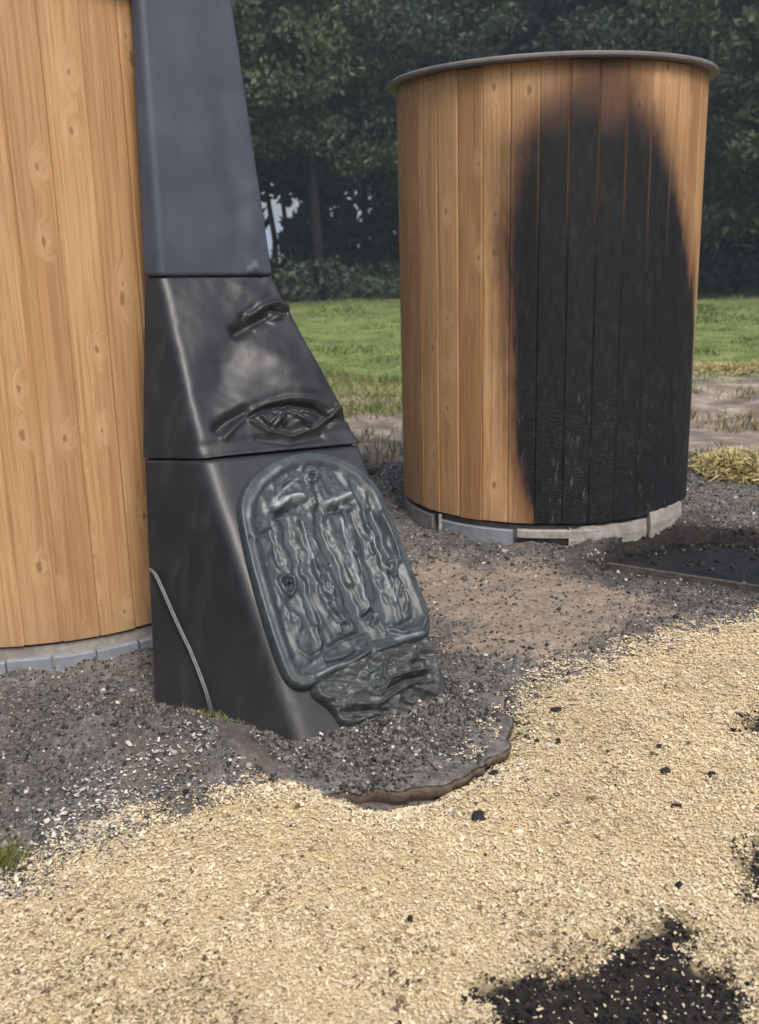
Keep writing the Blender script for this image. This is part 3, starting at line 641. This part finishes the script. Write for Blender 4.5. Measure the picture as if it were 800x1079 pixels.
def section(name, i0, i1, n_v, mat, parent, grow=0.0, disp=None, rc=.02, z_ext=(0, 0), nf=90, bulge=0.0):
    A = LV[i0].copy(); B = LV[i1].copy(); d = B - A; A = A - d * z_ext[0]; B = B + d * z_ext[1]
    fr = frame(LV[i0][1], LV[i0][2], LV[i1][1])
    V = []; 
    sgs = []
    for j in range(n_v + 1):
        s = j / n_v; q = A * (1 - s) + B * s; cen = q.mean(0); cen_dir = (q - cen); q = cen + cen_dir * (1 + grow / np.linalg.norm(cen_dir, axis=1)[:, None])
        Lp, Fp, Rp, Kp = q; ring = []
        def seg(a, b, n, r0, r1):
            l = np.linalg.norm(b - a); e = (b - a) / l
            for k in range(n): ring.append(a + e * (r0 + (l - r0 - r1) * k / (n - 1)))
        def arc(c0, prev, nxt, r, n=5):
            e0 = (prev - c0); e0 /= np.linalg.norm(e0); e1 = (nxt - c0); e1 /= np.linalg.norm(e1)
            for k in range(1, n):
                t = k / n; ring.append(c0 + e0 * r * (1 - t) ** 2 + e1 * r * t ** 2)
        seg(Lp, Fp, 14, .006, rc); arc(Fp, Lp, Rp, rc, 6); seg(Fp, Rp, nf, rc, .02); arc(Rp, Fp, Kp, .02, 5); seg(Rp, Kp, 8, .02, .01); arc(Kp, Rp, Lp, .01, 3); seg(Kp, Lp, 8, .01, .006); arc(Lp, Kp, Fp, .006, 3)
        V.append(ring)
    V = np.array(V); nr = V.shape[1]; O, U, Vv, N = fr
    if disp is not None:
        rel = V - O; u = rel @ U; v = rel @ Vv; h = rel @ N
        wgt = sst(-.10, -.004, h); V = V + N * (disp(u, v) * wgt)[..., None]
    if bulge:
        V = V + ((fbm(V[..., 0] * 5 + V[..., 2] * 3, V[..., 2] * 4 + V[..., 1], 2, 15) - .5) * bulge)[..., None] * N
    I = np.arange((n_v + 1) * nr).reshape(n_v + 1, nr); Ir = np.roll(I, -1, 1)
    Fq = np.stack([I[:-1], Ir[:-1], Ir[1:], I[1:]], -1).reshape(-1, 4)
    me = mesh_np(name, V.reshape(-1, 3), [tuple(map(int, f)) for f in Fq] + [tuple(map(int, I[-1])), tuple(map(int, I[0][::-1]))], True)
    me.polygons[len(me.polygons) - 1].use_smooth = False; me.polygons[len(me.polygons) - 2].use_smooth = False
    return obj(name, me, mat, parent), fr
def black_plastic(name, base, rough, scorch=0.0, sc=1.0, residue=False):
    n = NT(name); p = n.pos(); ps = n.sep(p); a = n.noise(p, 6, 5, .6); b = n.noise(n.vmul(p, (60, 60, 18)), 1, 4, .6); f = n.noise(p, 260, 3)
    c = n.mix(n.ss(.35, .7, a), base, tuple(min(1, x * 1.25 + .003) for x in base))
    dust = n.math('MULTIPLY', n.ss(.5, -.05, ps[2]), n.math('ADD', .25, n.math('MULTIPLY', b, .5)))
    c = n.mix(n.math('MULTIPLY', dust, .3), c, (.07, .062, .055))
    spk = n.ss(.70, .76, n.noise(p, 70, 4)); c = n.mix(n.math('MULTIPLY', spk, .35), c, (.12, .12, .125))
    scr = n.ss(.66, .72, n.noise(n.vmul(p, (150, 150, 12)), 1, 3, .6, 1.5)); c = n.mix(n.math('MULTIPLY', scr, .35), c, (.09, .092, .10))
    smear = n.ss(.5, .72, n.noise(n.vmul(p, (16, 16, 2.2)), 1, 5, .65)); c = n.mix(n.math('MULTIPLY', smear, .25), c, (.050, .052, .058))
    if residue:
        s1 = n.ss(.52, .72, n.noise(n.vmul(p, (34, 34, 9)), 1, 5, .65, .6))
        c = n.mix(n.math('MULTIPLY', s1, .4), c, (.10, .125, .135))
        c = n.mix(n.ss(.54, .66, n.noise(n.vmul(p, (50, 50, 12)), 1, 4, .6, 1.0)), c, (.014, .018, .020))
        c = n.mix(n.math('MULTIPLY', n.attr('residue'), .9), c, (.34, .38, .39))
    r = n.math('ADD', rough - .08, n.math('MULTIPLY', a, .1)); r = n.math('ADD', r, n.math('MULTIPLY', dust, .3)); r = n.math('ADD', r, n.math('MULTIPLY', smear, .12))
    h = n.math('ADD', n.math('MULTIPLY', f, .3), b)
    return n.fin(c, r, n.bump(h, .10 * sc, .004), .5)
M_pl = black_plastic('black_duct_plastic', (.0115, .012, .015), .48)
M_up = black_plastic('sky_sheen_duct', (.042, .050, .070), .48)  # same black plastic, with sky sheen put into a paler blue-grey base
M_plate = black_plastic('melted_plate_plastic', (.028, .037, .042), .45, sc=2.0, residue=True)
duct = empty('melted_duct', (F0[0], F0[1], 0)); bpy.context.view_layer.update()
tag(duct, 'tall black ventilation duct with a melted hatch, leaning against the nearer cabin', 'ventilation duct')
# keep part coordinates in world space
class W: pass
def into(o, root=duct):
    o.parent = root; o.matrix_parent_inverse = Matrix.Translation(root.location).inverted(); return o
frM = frame(F1, R1, F2); frB = frame(F0, R0, F1)
def feats(fr, lst, lift=0.0):
    out = []
    for pts, wd, amp in lst: out.append(([to_uv(fr, *p, lift) for p in pts], wd * (1 if lift else 1.28), amp * (1.45 if lift and amp < 0 else 1)))
    def f(u, v):
        r = np.zeros_like(u)
        for pl, wd, amp in out:
            d = pdist(u, v, pl); r = r + amp * np.exp(-(d / wd) ** 2)
        return r
    return f
mf = feats(frM, [
    ([(240, 436), (258, 424), (280, 415), (305, 411), (335, 413), (358, 422)], .022, .006),    # brow over the burst blister
    ([(230, 452), (242, 442), (258, 434)], .016, -.024),
    ([(236, 462), (250, 446), (266, 434), (285, 425), (305, 421), (330, 423), (348, 430)], .009, .010),
    ([(264, 438), (280, 430), (305, 427), (330, 430), (343, 438)], .007, -.020),
    ([(264, 444), (282, 455), (308, 460), (332, 452), (346, 440), (356, 430)], .0075, .012),
    ([(272, 462), (305, 468), (338, 460)], .010, -.007),
    ([(272, 436), (282, 448), (290, 440), (298, 448)], .006, .012), ([(288, 450), (300, 434), (312, 440), (324, 450)], .006, .014), ([(318, 434), (332, 440)], .006, .010),
    ([(348, 442), (358, 432), (374, 434)], .009, .010), ([(344, 448), (354, 440), (364, 442)], .007, -.010),
    ([(300, 385), (318, 400)], .075, .022), ([(232, 385), (226, 430)], .05, -.010), ([(330, 345), (352, 395)], .03, -.008), ([(255, 305), (270, 312)], .03, .008),
    ([(282, 443), (322, 443)], .020, .010),
    ([(250, 350), (262, 343), (280, 336)], .018, -.026), ([(262, 333), (278, 324), (293, 319), (303, 324)], .011, .015), ([(256, 334), (268, 326)], .012, -.008),
    ([(268, 346), (280, 338), (294, 334)], .009, .010), ([(284, 327), (300, 329)], .007, -.012),
    ([(248, 350), (244, 375), (238, 400)], .045, -.008), ([(275, 375), (300, 395)], .050, .010),
    ([(215, 484), (260, 478), (330, 470), (379, 466)], .010, .006), ([(215, 470), (260, 465), (330, 457), (370, 453)], .014, -.004)])
def mid_disp(u, v):
    n_ = (fbm(u * 9 + 2, v * 9, 3, 51) - .5) * .010
    ec = to_uv(frM, 303, 440); e = np.exp(-(((u - ec[0]) / .12) ** 2 + ((v - ec[1]) / .055) ** 2))
    return mf(u, v) + n_ + e * (fbm(u * 28, v * 45, 2, 61) - .5) * .020
o, _ = section('lower_housing', 0, 1, 60, M_pl, None, 0, lambda u, v: (fbm(u * 6, v * 6, 2, 71) - .5) * .008, .045, (.06, -.006), 60); into(o)
o, _ = section('middle_housing', 1, 2, 210, M_pl, None, .006, mid_disp, .030, (-.004, -.006), 250); into(o)
uf = feats(frame(F2, R2, F3), [([(232, 100), (242, 190), (252, 215)], .035, -.006), ([(262, 205), (266, 250)], .03, .006), ([(250, 230), (255, 262)], .03, -.005), ([(262, 287), (270, 281), (274, 291)], .006, .014)])
o, _ = section('upper_duct', 2, 4, 110, M_up, None, .010, lambda u, v: uf(u, v) + (fbm(u * 3, v * 2, 2, 73) - .5) * .008, .022, (-.002, 0), 70); into(o)
# dark inner sleeve that shows in the seams
for i in (1, 2):
    q0 = LV[i] - (LV[i] - LV[i - 1]) * .05; q1 = LV[i] + (LV[i + 1] - LV[i]) * .05; cen0 = q0.mean(0); cen1 = q1.mean(0)
    q0 = cen0 + (q0 - cen0) * .94; q1 = cen1 + (q1 - cen1) * .94
    o = obj('seam_sleeve', mesh_np('seam_sleeve', np.concatenate([q0, q1]), [(0, 1, 5, 4), (1, 2, 6, 5), (2, 3, 7, 6), (3, 0, 4, 7)]), M_pl); into(o)
# ---- hatch plate with its melted relief
zp = lambda x, y: (220 + x / 2.633, 450 + y / 2.633)
OUT = [zp(*p) for p in [(85, 230), (90, 190), (110, 148), (150, 108), (200, 82), (260, 66), (330, 68), (400, 95), (450, 138), (488, 182), (506, 240), (560, 370), (606, 480), (622, 550), (610, 585), (540, 612), (440, 645), (345, 682), (300, 716), (262, 726), (228, 708), (200, 650), (165, 545), (128, 420), (103, 320)]]
def resample(poly, n, it=2):
    P = [np.array(p, float) for p in poly]
    for _ in range(it):
        Q = []
        for i in range(len(P)): a, b = P[i], P[(i + 1) % len(P)]; Q += [a * .75 + b * .25, a * .25 + b * .75]
        P = Q
    P = np.array(P + [P[0]]); s = np.r_[0, np.cumsum(np.hypot(*np.diff(P, axis=0).T))]; t = np.linspace(0, s[-1], n, endpoint=False)
    return np.stack([np.interp(t, s, P[:, 0]), np.interp(t, s, P[:, 1])], 1)
def relief_plate(name, outline, thick, disp, nb=300, nr=80, fr=frB, mat=M_plate, base=-.01, edge=.006):
    uv = np.array([to_uv(fr, *p, thick) for p in outline]); uv = resample(uv, nb); c = uv.mean(0); O, U, Vv, N = fr
    fr_ = [0] ; V = []
    ts = np.linspace(1, .0, nr, endpoint=False)
    rings = [np.concatenate([uv, np.full((nb, 1), base)], 1)]
    for t in ts:
        q = c + (uv - c) * t; dE = pdist(q[:, 0], q[:, 1], list(map(tuple, np.r_[uv[::4], uv[:1]])))
        ed = sst(0, edge, dE) ; h = thick * (.15 + .85 * np.sqrt(np.clip(ed, 0, 1))) + disp(q[:, 0], q[:, 1], dE); h = .009 + np.logaddexp(0, (h - .009) / .004) * .004
        rings.append(np.concatenate([q, h[:, None]], 1))
    R = np.array(rings); Wp = O + R[..., :1] * U + R[..., 1:2] * Vv + R[..., 2:] * N; m = R.shape[0]
    I = np.arange(m * nb).reshape(m, nb); Ir = np.roll(I, -1, 1)
    Fq = [tuple(map(int, f)) for f in np.stack([I[:-1], Ir[:-1], Ir[1:], I[1:]], -1).reshape(-1, 4)]
    V = list(Wp.reshape(-1, 3)); hc = float(thick + disp(np.array([c[0]]), np.array([c[1]]), np.array([.2]))[0]); V.append(O + c[0] * U + c[1] * Vv + hc * N)
    k = len(V) - 1; last = [int(i) for i in I[-1]]; Fq += [(last[i], last[(i + 1) % nb], k) for i in range(nb)]
    return into(obj(name, mesh_np(name, V, Fq, True), mat))
def Z(l): return [zp(*p) for p in l]
def ringl(cx, cy, rx, ry): return Z([(cx + rx * math.cos(t), cy + ry * math.sin(t)) for t in np.linspace(0, 2 * math.pi, 13)])
TH = .034
pf = feats(frB, [
    (Z([(215, 250), (232, 320), (262, 400), (300, 530)]), .012, -.026), (Z([(262, 250), (280, 320), (305, 390), (345, 480), (385, 530)]), .007, .018),
    (Z([(310, 230), (335, 320), (370, 420), (405, 500), (430, 560)]), .017, -.030), (Z([(375, 240), (400, 330), (425, 420), (440, 500)]), .006, .020),
    (Z([(410, 240), (440, 340), (470, 430), (495, 530)]), .010, -.026), (Z([(432, 235), (462, 320), (490, 400), (520, 500), (545, 570)]), .006, .018),
    (Z([(455, 225), (482, 300), (495, 345)]), .011, -.026), (Z([(480, 240), (515, 320), (530, 370)]), .007, .014),
    (Z([(185, 222), (220, 200), (262, 195)]), .012, .028), (Z([(196, 245), (230, 228), (262, 225)]), .007, -.020), (Z([(325, 218), (360, 208), (392, 190)]), .012, .032), (Z([(340, 240), (370, 228), (400, 208)]), .007, -.020),
    (Z([(180, 210), (215, 165), (250, 140)]), .006, .010), (Z([(285, 190), (300, 225)]), .010, .016),
    (ringl(288, 130, 18, 20), .0045, .016), (Z([(286, 130), (290, 130)]), .006, -.010),
    (ringl(226, 428, 24, 24), .0055, .018), (Z([(226, 430), (228, 430)]), .007, -.020),
    (ringl(376, 552, 20, 18), .005, .012), (ringl(503, 382, 20, 24), .006, .014), (Z([(500, 382), (506, 384)]), .006, -.018),
    (Z([(520, 545), (545, 550), (570, 545)]), .008, -.026), (Z([(505, 560), (540, 572), (590, 560), (600, 530)]), .008, .016),
    (Z([(440, 530), (452, 510), (470, 520), (462, 550)]), .008, -.022), (Z([(425, 520), (450, 500), (480, 520), (490, 580)]), .005, .016),
    (Z([(530, 470), (540, 440), (560, 490), (545, 520)]), .006, .014), (Z([(230, 500), (250, 520), (258, 560)]), .009, .012),
    (Z([(300, 540), (312, 600), (320, 660)]), .006, .012), (Z([(290, 640), (330, 600), (380, 590), (430, 560)]), .007, -.012),
    (Z([(300, 692), (350, 668), (400, 655), (440, 625)]), .008, .022), (Z([(330, 655), (380, 645), (420, 620)]), .006, -.016),
    (Z([(470, 620), (540, 595), (600, 580)]), .009, .020), (Z([(270, 100), (240, 130), (190, 190)]), .004, .006),
    (Z([(150, 300), (175, 280), (190, 320), (210, 380)]), .008, -.010), (Z([(118, 306), (120, 308)]), .0045, -.014), (Z([(250, 620), (280, 650)]), .006, .010)], TH)
cu = to_uv(frB, *zp(400, 420), TH)
def plate_disp(u, v, dE):
    inner = sst(.034, .062, dE); wob = (fbm(u * 12 + 3, v * 7, 2, 81) - .5) * .06
    rid = 1 - np.abs(2 * fbm((u + wob) * 19 , v * 4 + u * 5, 3, 83) - 1) * 2
    cr = 1 - np.abs(2 * fbm((u + wob) * 16, (v - wob) * 14, 3, 85) - 1) * 2
    sag = -.012 * inner
    border = .0015 * np.exp(-((dE - .030) / .005) ** 2)
    wu = (fbm(u * 17, v * 13, 3, 171) - .5) * .050; wv_ = (fbm(u * 15 + 9, v * 15, 3, 173) - .5) * .050
    return pf(u + wu * inner, v + wv_ * inner) * sst(.004, .02, dE) * .95 + inner * (rid * .0065 + cr * .007 - .009) + sag + border + (fbm(u * 14, v * 14, 2, 87) - .5) * .006
plate = relief_plate('hatch_plate', OUT, TH, plate_disp)
pw = np.array([v.co[:] for v in plate.data.vertices]); rel_ = pw - frB[0]; uu, vv = rel_ @ frB[1], rel_ @ frB[2]
rs = np.zeros(len(pw))
for pl, wd, am in [(Z([(185, 215), (222, 196), (262, 190)]), .010, 1), (Z([(325, 212), (360, 200), (392, 186)]), .012, 1), (Z([(360, 205), (385, 215)]), .010, .6), (Z([(370, 250), (410, 390), (440, 500)]), .004, .7), (Z([(262, 260), (290, 360)]), .005, .6),
        (Z([(432, 235), (480, 370), (520, 480)]), .004, .6), (Z([(180, 205), (215, 165), (250, 140)]), .004, .5), (Z([(300, 692), (350, 668), (400, 655)]), .005, .6), (Z([(110, 250), (115, 210), (150, 150), (200, 110)]), .007, .45), (Z([(520, 590), (590, 570)]), .006, .5)]:
    plu = [to_uv(frB, *p, TH) for p in pl]
    rs = np.maximum(rs, am * np.exp(-(pdist(uu, vv, plu) / wd) ** 2) * (.3 + 1.2 * fbm(uu * 60, vv * 25, 3, 5)))
addattr(plate.data, 'residue', np.clip(rs, 0, 1))
LOW = [zp(*p) for p in [(306, 700), (286, 722), (300, 748), (330, 765), (355, 790), (372, 822), (400, 832), (440, 806), (500, 806), (560, 800), (610, 770), (648, 742), (645, 680), (628, 600), (600, 572), (530, 590), (440, 630), (350, 670)]]
lf = feats(frB, [(Z([(330, 700), (380, 690), (450, 700)]), .012, -.006), (Z([(480, 740), (500, 700), (560, 680), (610, 672)]), .006, .018), (Z([(470, 770), (520, 735), (560, 715), (620, 705)]), .006, .018),
    (Z([(500, 725), (545, 700), (600, 690)]), .006, -.018), (Z([(380, 770), (430, 772), (480, 768)]), .006, .014), (Z([(370, 790), (440, 785), (500, 785)]), .006, -.014), (Z([(540, 760), (570, 780), (600, 765)]), .010, -.022),
    (Z([(575, 655), (595, 650), (600, 660)]), .009, -.026), (Z([(490, 640), (480, 690), (478, 740)]), .006, .014), (Z([(300, 715), (310, 740), (345, 760)]), .008, .010), (Z([(560, 720), (620, 740), (640, 760)]), .006, .014)], .03)
def low_disp(u, v, dE):
    wob = (fbm(u * 15 + 3, v * 15, 3, 91) - .5) * .06; cr = 1 - np.abs(2 * fbm((u + wob) * 12 + v * 10, (v - wob) * 22, 3, 95) - 1) * 2
    return (lf(u, v) + cr * .016 - .006 + (fbm(u * 40, v * 40, 2, 97) - .5) * .007) * sst(0, .012, dE)
M_low = black_plastic('charred_melt', (.034, .040, .042), .38, sc=2)
low = relief_plate('melted_sheet', LOW, .030, low_disp, 260, 60, mat=M_low)
# bolt heads on the plate
for (bx, by) in ((288, 130), (226, 430)):
    u, v = to_uv(frB, *zp(bx, by), TH); O, U, Vv, N = frB; c = O + u * U + v * Vv
    V, Fc = lathe([(.0005, .007), (.005, .007), (.0065, .004), (.0065, -.004), (.0005, -.004)], 14, False)
    Rm = np.stack([U, Vv, N], 1); V = [tuple(c + N * (TH + .002) + Rm @ np.array(q)) for q in V]
    o = obj('bolt', mesh_np('bolt', V, Fc, True), M_pl); o.parent = plate; o.matrix_parent_inverse = Matrix.Translation(duct.location).inverted()
    o.matrix_parent_inverse = (Matrix.Translation(duct.location) @ plate.matrix_parent_inverse).inverted()
# thin grey strip curling down the left side
lf0, lf1 = LV[0], LV[1]; fl = frame(L0, F0, L1)
pts = []
for p in [(157, 599), (163, 605), (170, 620), (179, 641), (188, 661), (199, 684), (208, 706), (216, 728), (222, 750)]:
    u, v = to_uv(fl, *p, .012); O, U, Vv, N = fl; pts.append(O + u * U + v * Vv + N * .012)
M_strip = solid('grey_strip', (.10, .105, .115), (.17, .175, .185), .5, 60, .1)
V, Fc = tube(pts, .0042, 8); V2, F2_ = tube([p + fl[1] * .010 for p in pts], .0032, 8)
o = obj('cable', mesh_np('cable', *join([(V, Fc), (V2, F2_)]), True), M_strip)
tag(o, 'thin grey double cable curving down the left side of the black duct', 'cable')

# ------------------------------------------------------------------ burnt fragments lying on the chips
M_frag = solid('burnt_bit', (.010, .010, .010), (.035, .032, .030), .85, 60, .8)
def fragment(px, py, w_, d_, seed, label, mat=M_frag, name='charred_fragment', cat='fragment', h_=.010):
    c = gz(px, py); r = random.Random(seed); n_ = 11; V = []; Fc = []
    zg = float(ground_z(np.array([c[0]]), np.array([c[1]]))[0])
    rad = [r.uniform(.6, 1.15) for _ in range(n_)]
    for lv, (sc, z) in enumerate([(.9, -.004), (1.0, h_ * .5), (.72, h_), (.3, h_ * r.uniform(.8, 1.4))]):
        for k in range(n_):
            t = 2 * math.pi * k / n_; V.append((w_ / 2 * math.cos(t) * rad[k] * sc * r.uniform(.88, 1.1), d_ / 2 * math.sin(t) * rad[k] * sc * r.uniform(.88, 1.1), z + r.uniform(-.002, .002)))
    for l in range(3):
        for k in range(n_): Fc.append((l * n_ + k, l * n_ + (k + 1) % n_, (l + 1) * n_ + (k + 1) % n_, (l + 1) * n_ + k))
    Fc.append(tuple(3 * n_ + k for k in range(n_)))
    tag(obj(name, mesh_np(name, V, Fc), mat, None, (c[0], c[1], zg + .004)), label, cat, 'burnt fragments on the wood chips' if name == 'charred_fragment' else None)
fragment(504, 869, .042, .060, 1, 'largest square black fragment on the chips below the round slab')
fragment(586, 755, .038, .036, 2, 'round black fragment on the chips to the right of the melted duct')
fragment(588, 789, .018, .030, 3, 'small upright black fragment right of the slab and below the round one')
fragment(566, 789, .022, .028, 4, 'small black fragment nearest the right rim of the round slab')
fragment(521, 820, .032, .026, 5, 'dark fragment tucked against the front rim of the round slab')
fragment(700, 822, .034, .020, 6, 'flat brown-black fragment in the middle of the chips at right')
fragment(750, 823, .030, .016, 7, 'thin black fragment at the right beside the flat brown one')
fragment(713, 855, .034, .012, 8, 'narrow black sliver lying on the chips at right')
fragment(694, 794, .022, .014, 9, 'tiny dark fragment above the flat brown one')
fragment(716, 938, .020, .018, 10, 'small black fragment on chips above the large burnt patch')
fragment(432, 981, .018, .020, 12, 'lone small black fragment low in the middle of the chips')
M_pale = solid('pale_split_wood', (.60, .50, .36), (.78, .69, .54), .7, 30, .3)
fragment(547, 880, .030, .018, 13, 'pale cream wood splinter lying among the chips beside a black fragment', M_pale, 'wood_splinter', 'splinter', .008)

# ------------------------------------------------------------------ trees
M_bark = solid('bark', (.012, .012, .012), (.03, .028, .026), .9, 8, .8, .2, .03)
def leaf_mat(name, stops): return scatter_mat(name, stops, .6, .25, .22)
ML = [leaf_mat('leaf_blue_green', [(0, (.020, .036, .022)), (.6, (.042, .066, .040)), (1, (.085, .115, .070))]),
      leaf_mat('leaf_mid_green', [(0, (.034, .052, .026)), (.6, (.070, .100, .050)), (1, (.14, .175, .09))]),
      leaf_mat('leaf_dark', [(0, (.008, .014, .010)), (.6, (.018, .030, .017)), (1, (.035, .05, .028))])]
def leaf_mesh(name, P, S):
    n = len(P); a = rng.normal(size=(n, 3)); a /= np.linalg.norm(a, axis=1)[:, None]; b = rng.normal(size=(n, 3)); b = np.cross(a, b); b /= np.linalg.norm(b, axis=1)[:, None]
    S = S[:, None]; V = np.stack([P - a * S, P + b * S * .45, P + a * S, P - b * S * .45], 1).reshape(-1, 3)
    return mesh_np(name, V, (np.arange(n) * 4)[:, None] + np.arange(4))
def tree(x, y, ht, rad, zb, kind, label, nleaf=20000, group='trees along the far edge of the grass', tr=.16, leaf=.11):
    root = empty('broadleaf_tree', (x, y, 0)); tag(root, label, 'tree', group)
    parts = []; top = ht * .8; pts = [(0, 0, -.2), (random.uniform(-.15, .15), 0, ht * .2), (random.uniform(-.4, .4), random.uniform(-.3, .3), ht * .45), (random.uniform(-.6, .6), random.uniform(-.3, .3), top)]
    parts.append(tube(pts, [tr * 1.25, tr, tr * .7, tr * .2], 9)); cs = []
    nl = 15
    for i in range(nl):
        z = zb * .75 + (ht - zb) * (i + .3) / nl * .8; az = i * 2.4 + random.random(); l = rad * (1.05 - .55 * (i / nl)) * random.uniform(.7, 1.05)
        zz0 = z; f = min(1, zz0 / top); bx = np.interp(zz0, [p[2] for p in pts], [p[0] for p in pts]); by = np.interp(zz0, [p[2] for p in pts], [p[1] for p in pts])
        e = (bx + math.cos(az) * l, by + math.sin(az) * l, z + l * random.uniform(.15, .5)); m = ((bx + e[0]) / 2, (by + e[1]) / 2, (z + e[2]) / 2 + .1 * l)
        parts.append(tube([(bx, by, z), m, e], [tr * .35, tr * .2, tr * .06], 6)); cs += [e, m]
    obj('trunk', mesh_np('trunk', *join(parts), True), M_bark, root)
    for i in range(46):
        z = random.uniform(zb, ht); k = math.sin(math.pi * min(1, max(.1, (z - zb + .6) / (ht - zb + 1)))) ** .5; az = random.uniform(0, 6.28); r = rad * k * random.uniform(.35, 1.0)
        cs.append((math.cos(az) * r, math.sin(az) * r, z))
    cs = np.array(cs); sz = rng.uniform(.5, 1.15, len(cs)) * rad * .26; idx = rng.integers(0, len(cs), nleaf)
    g = rng.normal(size=(nleaf, 3)); g /= np.linalg.norm(g, axis=1)[:, None]; g *= (rng.uniform(0, 1, nleaf) ** .38)[:, None]; g[:, 2] *= .7
    P = cs[idx] + g * sz[idx][:, None] * 1.25; P = P[P[:, 2] > .3]
    obj('crown', leaf_mesh('crown', P, rng.uniform(.6, 1.25, len(P)) * leaf), ML[kind], root)
tree(-8.5, 31, 13, 3.4, 3.2, 1, 'tall tree whose trunk stands hidden behind the nearer cabin')
tree(-5.2, 33, 14, 3.0, 4.6, 0, 'dark tall tree seen just right of the black duct', tr=.26)
tree(-1.6, 31, 13.5, 2.7, 4.6, 1, 'lighter bushy tree between the duct and the scorched cabin', 24000)
tree(-4.0, 41, 9, .9, 4.8, 2, 'slim dark trunk standing in the bright gap right of the duct', 2500, tr=.12)
tree(-3.2, 38, 9, .9, 5.4, 2, 'second slim trunk in the bright gap, with a forked limb', 2500, tr=.10)
tree(1.6, 33, 14, 3.3, 3.0, 0, 'tree rising behind the left part of the scorched cabin', 22000)
tree(5.6, 32, 13.5, 3.3, 2.6, 0, 'tree rising straight behind the scorched cabin rim', 22000)
tree(9.2, 31, 14, 3.2, 2.4, 1, 'tree showing above the right rim of the scorched cabin', 22000)
tree(10.9, 25.5, 10, 2.3, 1.1, 1, 'leafy green tree hanging low at the right of the picture', 22000, leaf=.13)
tree(14.5, 30, 13, 3.2, 2.0, 1, 'outermost tree on the right side of the grass', 12000)
tree(-12.5, 32, 13, 3.4, 2.2, 0, 'outermost tree on the left side of the grass', 10000)
# the wood behind: one dark mass with a gap that lets the sky through
n0 = 110000; yy = rng.uniform(37, 52, n0); xx = rng.uniform(-30, 34, n0); zz = rng.uniform(0, 1, n0) ** .9 * (13 + 3 * fbm(xx * .3, yy * .3, 2, 101))
q = xx / yy; gap = (rng.uniform(0, 1, n0) < .985) & (q > -.116 + .01 * np.sin(zz * 3)) & (q < -.080 + .012 * np.sin(zz * 2 + 1)) & (zz < 4.2 + .7 * np.sin(xx * 5)) & (zz > .9)
gap2 = (np.abs(q + .02) < .022) & (zz < 4.2) & (zz > 2.3) & (rng.uniform(0, 1, n0) < .6)
keep = ~gap & ~gap2; P = np.stack([xx, yy, zz], 1)[keep]
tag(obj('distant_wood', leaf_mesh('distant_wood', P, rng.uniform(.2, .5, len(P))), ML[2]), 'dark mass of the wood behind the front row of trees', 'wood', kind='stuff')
n0 = 26000; yy = rng.uniform(29.5, 36, n0); xx = rng.uniform(-16, 19, n0); hh = 1.3 * fbm(xx * .8, yy * .8, 3, 111) ** 1.4 * 1.5
P = np.stack([xx, yy, rng.uniform(0, 1, n0) * hh], 1)
tag(obj('undergrowth', leaf_mesh('undergrowth', P, rng.uniform(.06, .16, n0)), ML[0]), 'low dull green undergrowth along the foot of the trees', 'undergrowth', kind='stuff')
# unseen wood added beside and behind the viewer, to darken blacks and reflections
n0 = 110000; an = rng.uniform(math.radians(118), math.radians(422), n0); rr = rng.uniform(26, 34, n0); zz = rng.uniform(0, 1, n0) * (11 + 3 * fbm(an * 9, rr * .2, 2, 131))
P = np.stack([rr * np.cos(an), rr * np.sin(an), zz], 1)
tag(obj('distant_wood', leaf_mesh('unseen_wood', P, rng.uniform(.18, .36, len(P))), ML[2]), 'unseen dark belt of wood added round the clearing to darken reflections', 'wood', kind='stuff')
# trunks deep inside the wood
for i, (tx, ty) in enumerate([(-2.2, 40), (-1.0, 37.5), (-.2, 39), (11.6, 36), (8.6, 38)]):
    V, Fc = tube([(0, 0, -.2), (random.uniform(-.1, .1), 0, 3), (random.uniform(-.4, .4), 0, 8)], [.16, .12, .07], 8)
    r = empty('bare_tree', (tx, ty, 0)); tag(r, ['bare trunk left of two others in the gloom under the trees', 'bare trunk in the middle of the gloom right of the duct', 'bare trunk closest to the scorched cabin in the gloom', 'bare trunk in the gloom at the far right', 'bare trunk hidden in the wood behind the scorched cabin'][i], 'tree', 'bare trunks inside the wood')
    obj('trunk', mesh_np('trunk', V, Fc, True), M_bark, r)

# ------------------------------------------------------------------ air
hm = bpy.data.materials.new('haze_air'); hm.use_nodes = True; ht = hm.node_tree; ht.nodes.clear()
pv_ = ht.nodes.new('ShaderNodeVolumePrincipled'); pv_.inputs['Color'].default_value = (.72, .84, 1, 1); pv_.inputs['Density'].default_value = HAZE; pv_.inputs['Anisotropy'].default_value = .0
ho = ht.nodes.new('ShaderNodeOutputMaterial'); ht.links.new(pv_.outputs[0], ho.inputs['Volume'])
V, Fc = box_vf(0, 0, 8, 1960, 1960, 19)
tag(obj('haze', mesh_np('haze', V, Fc), hm), 'thin bluish haze in front of the dark trees', 'haze', kind='stuff')
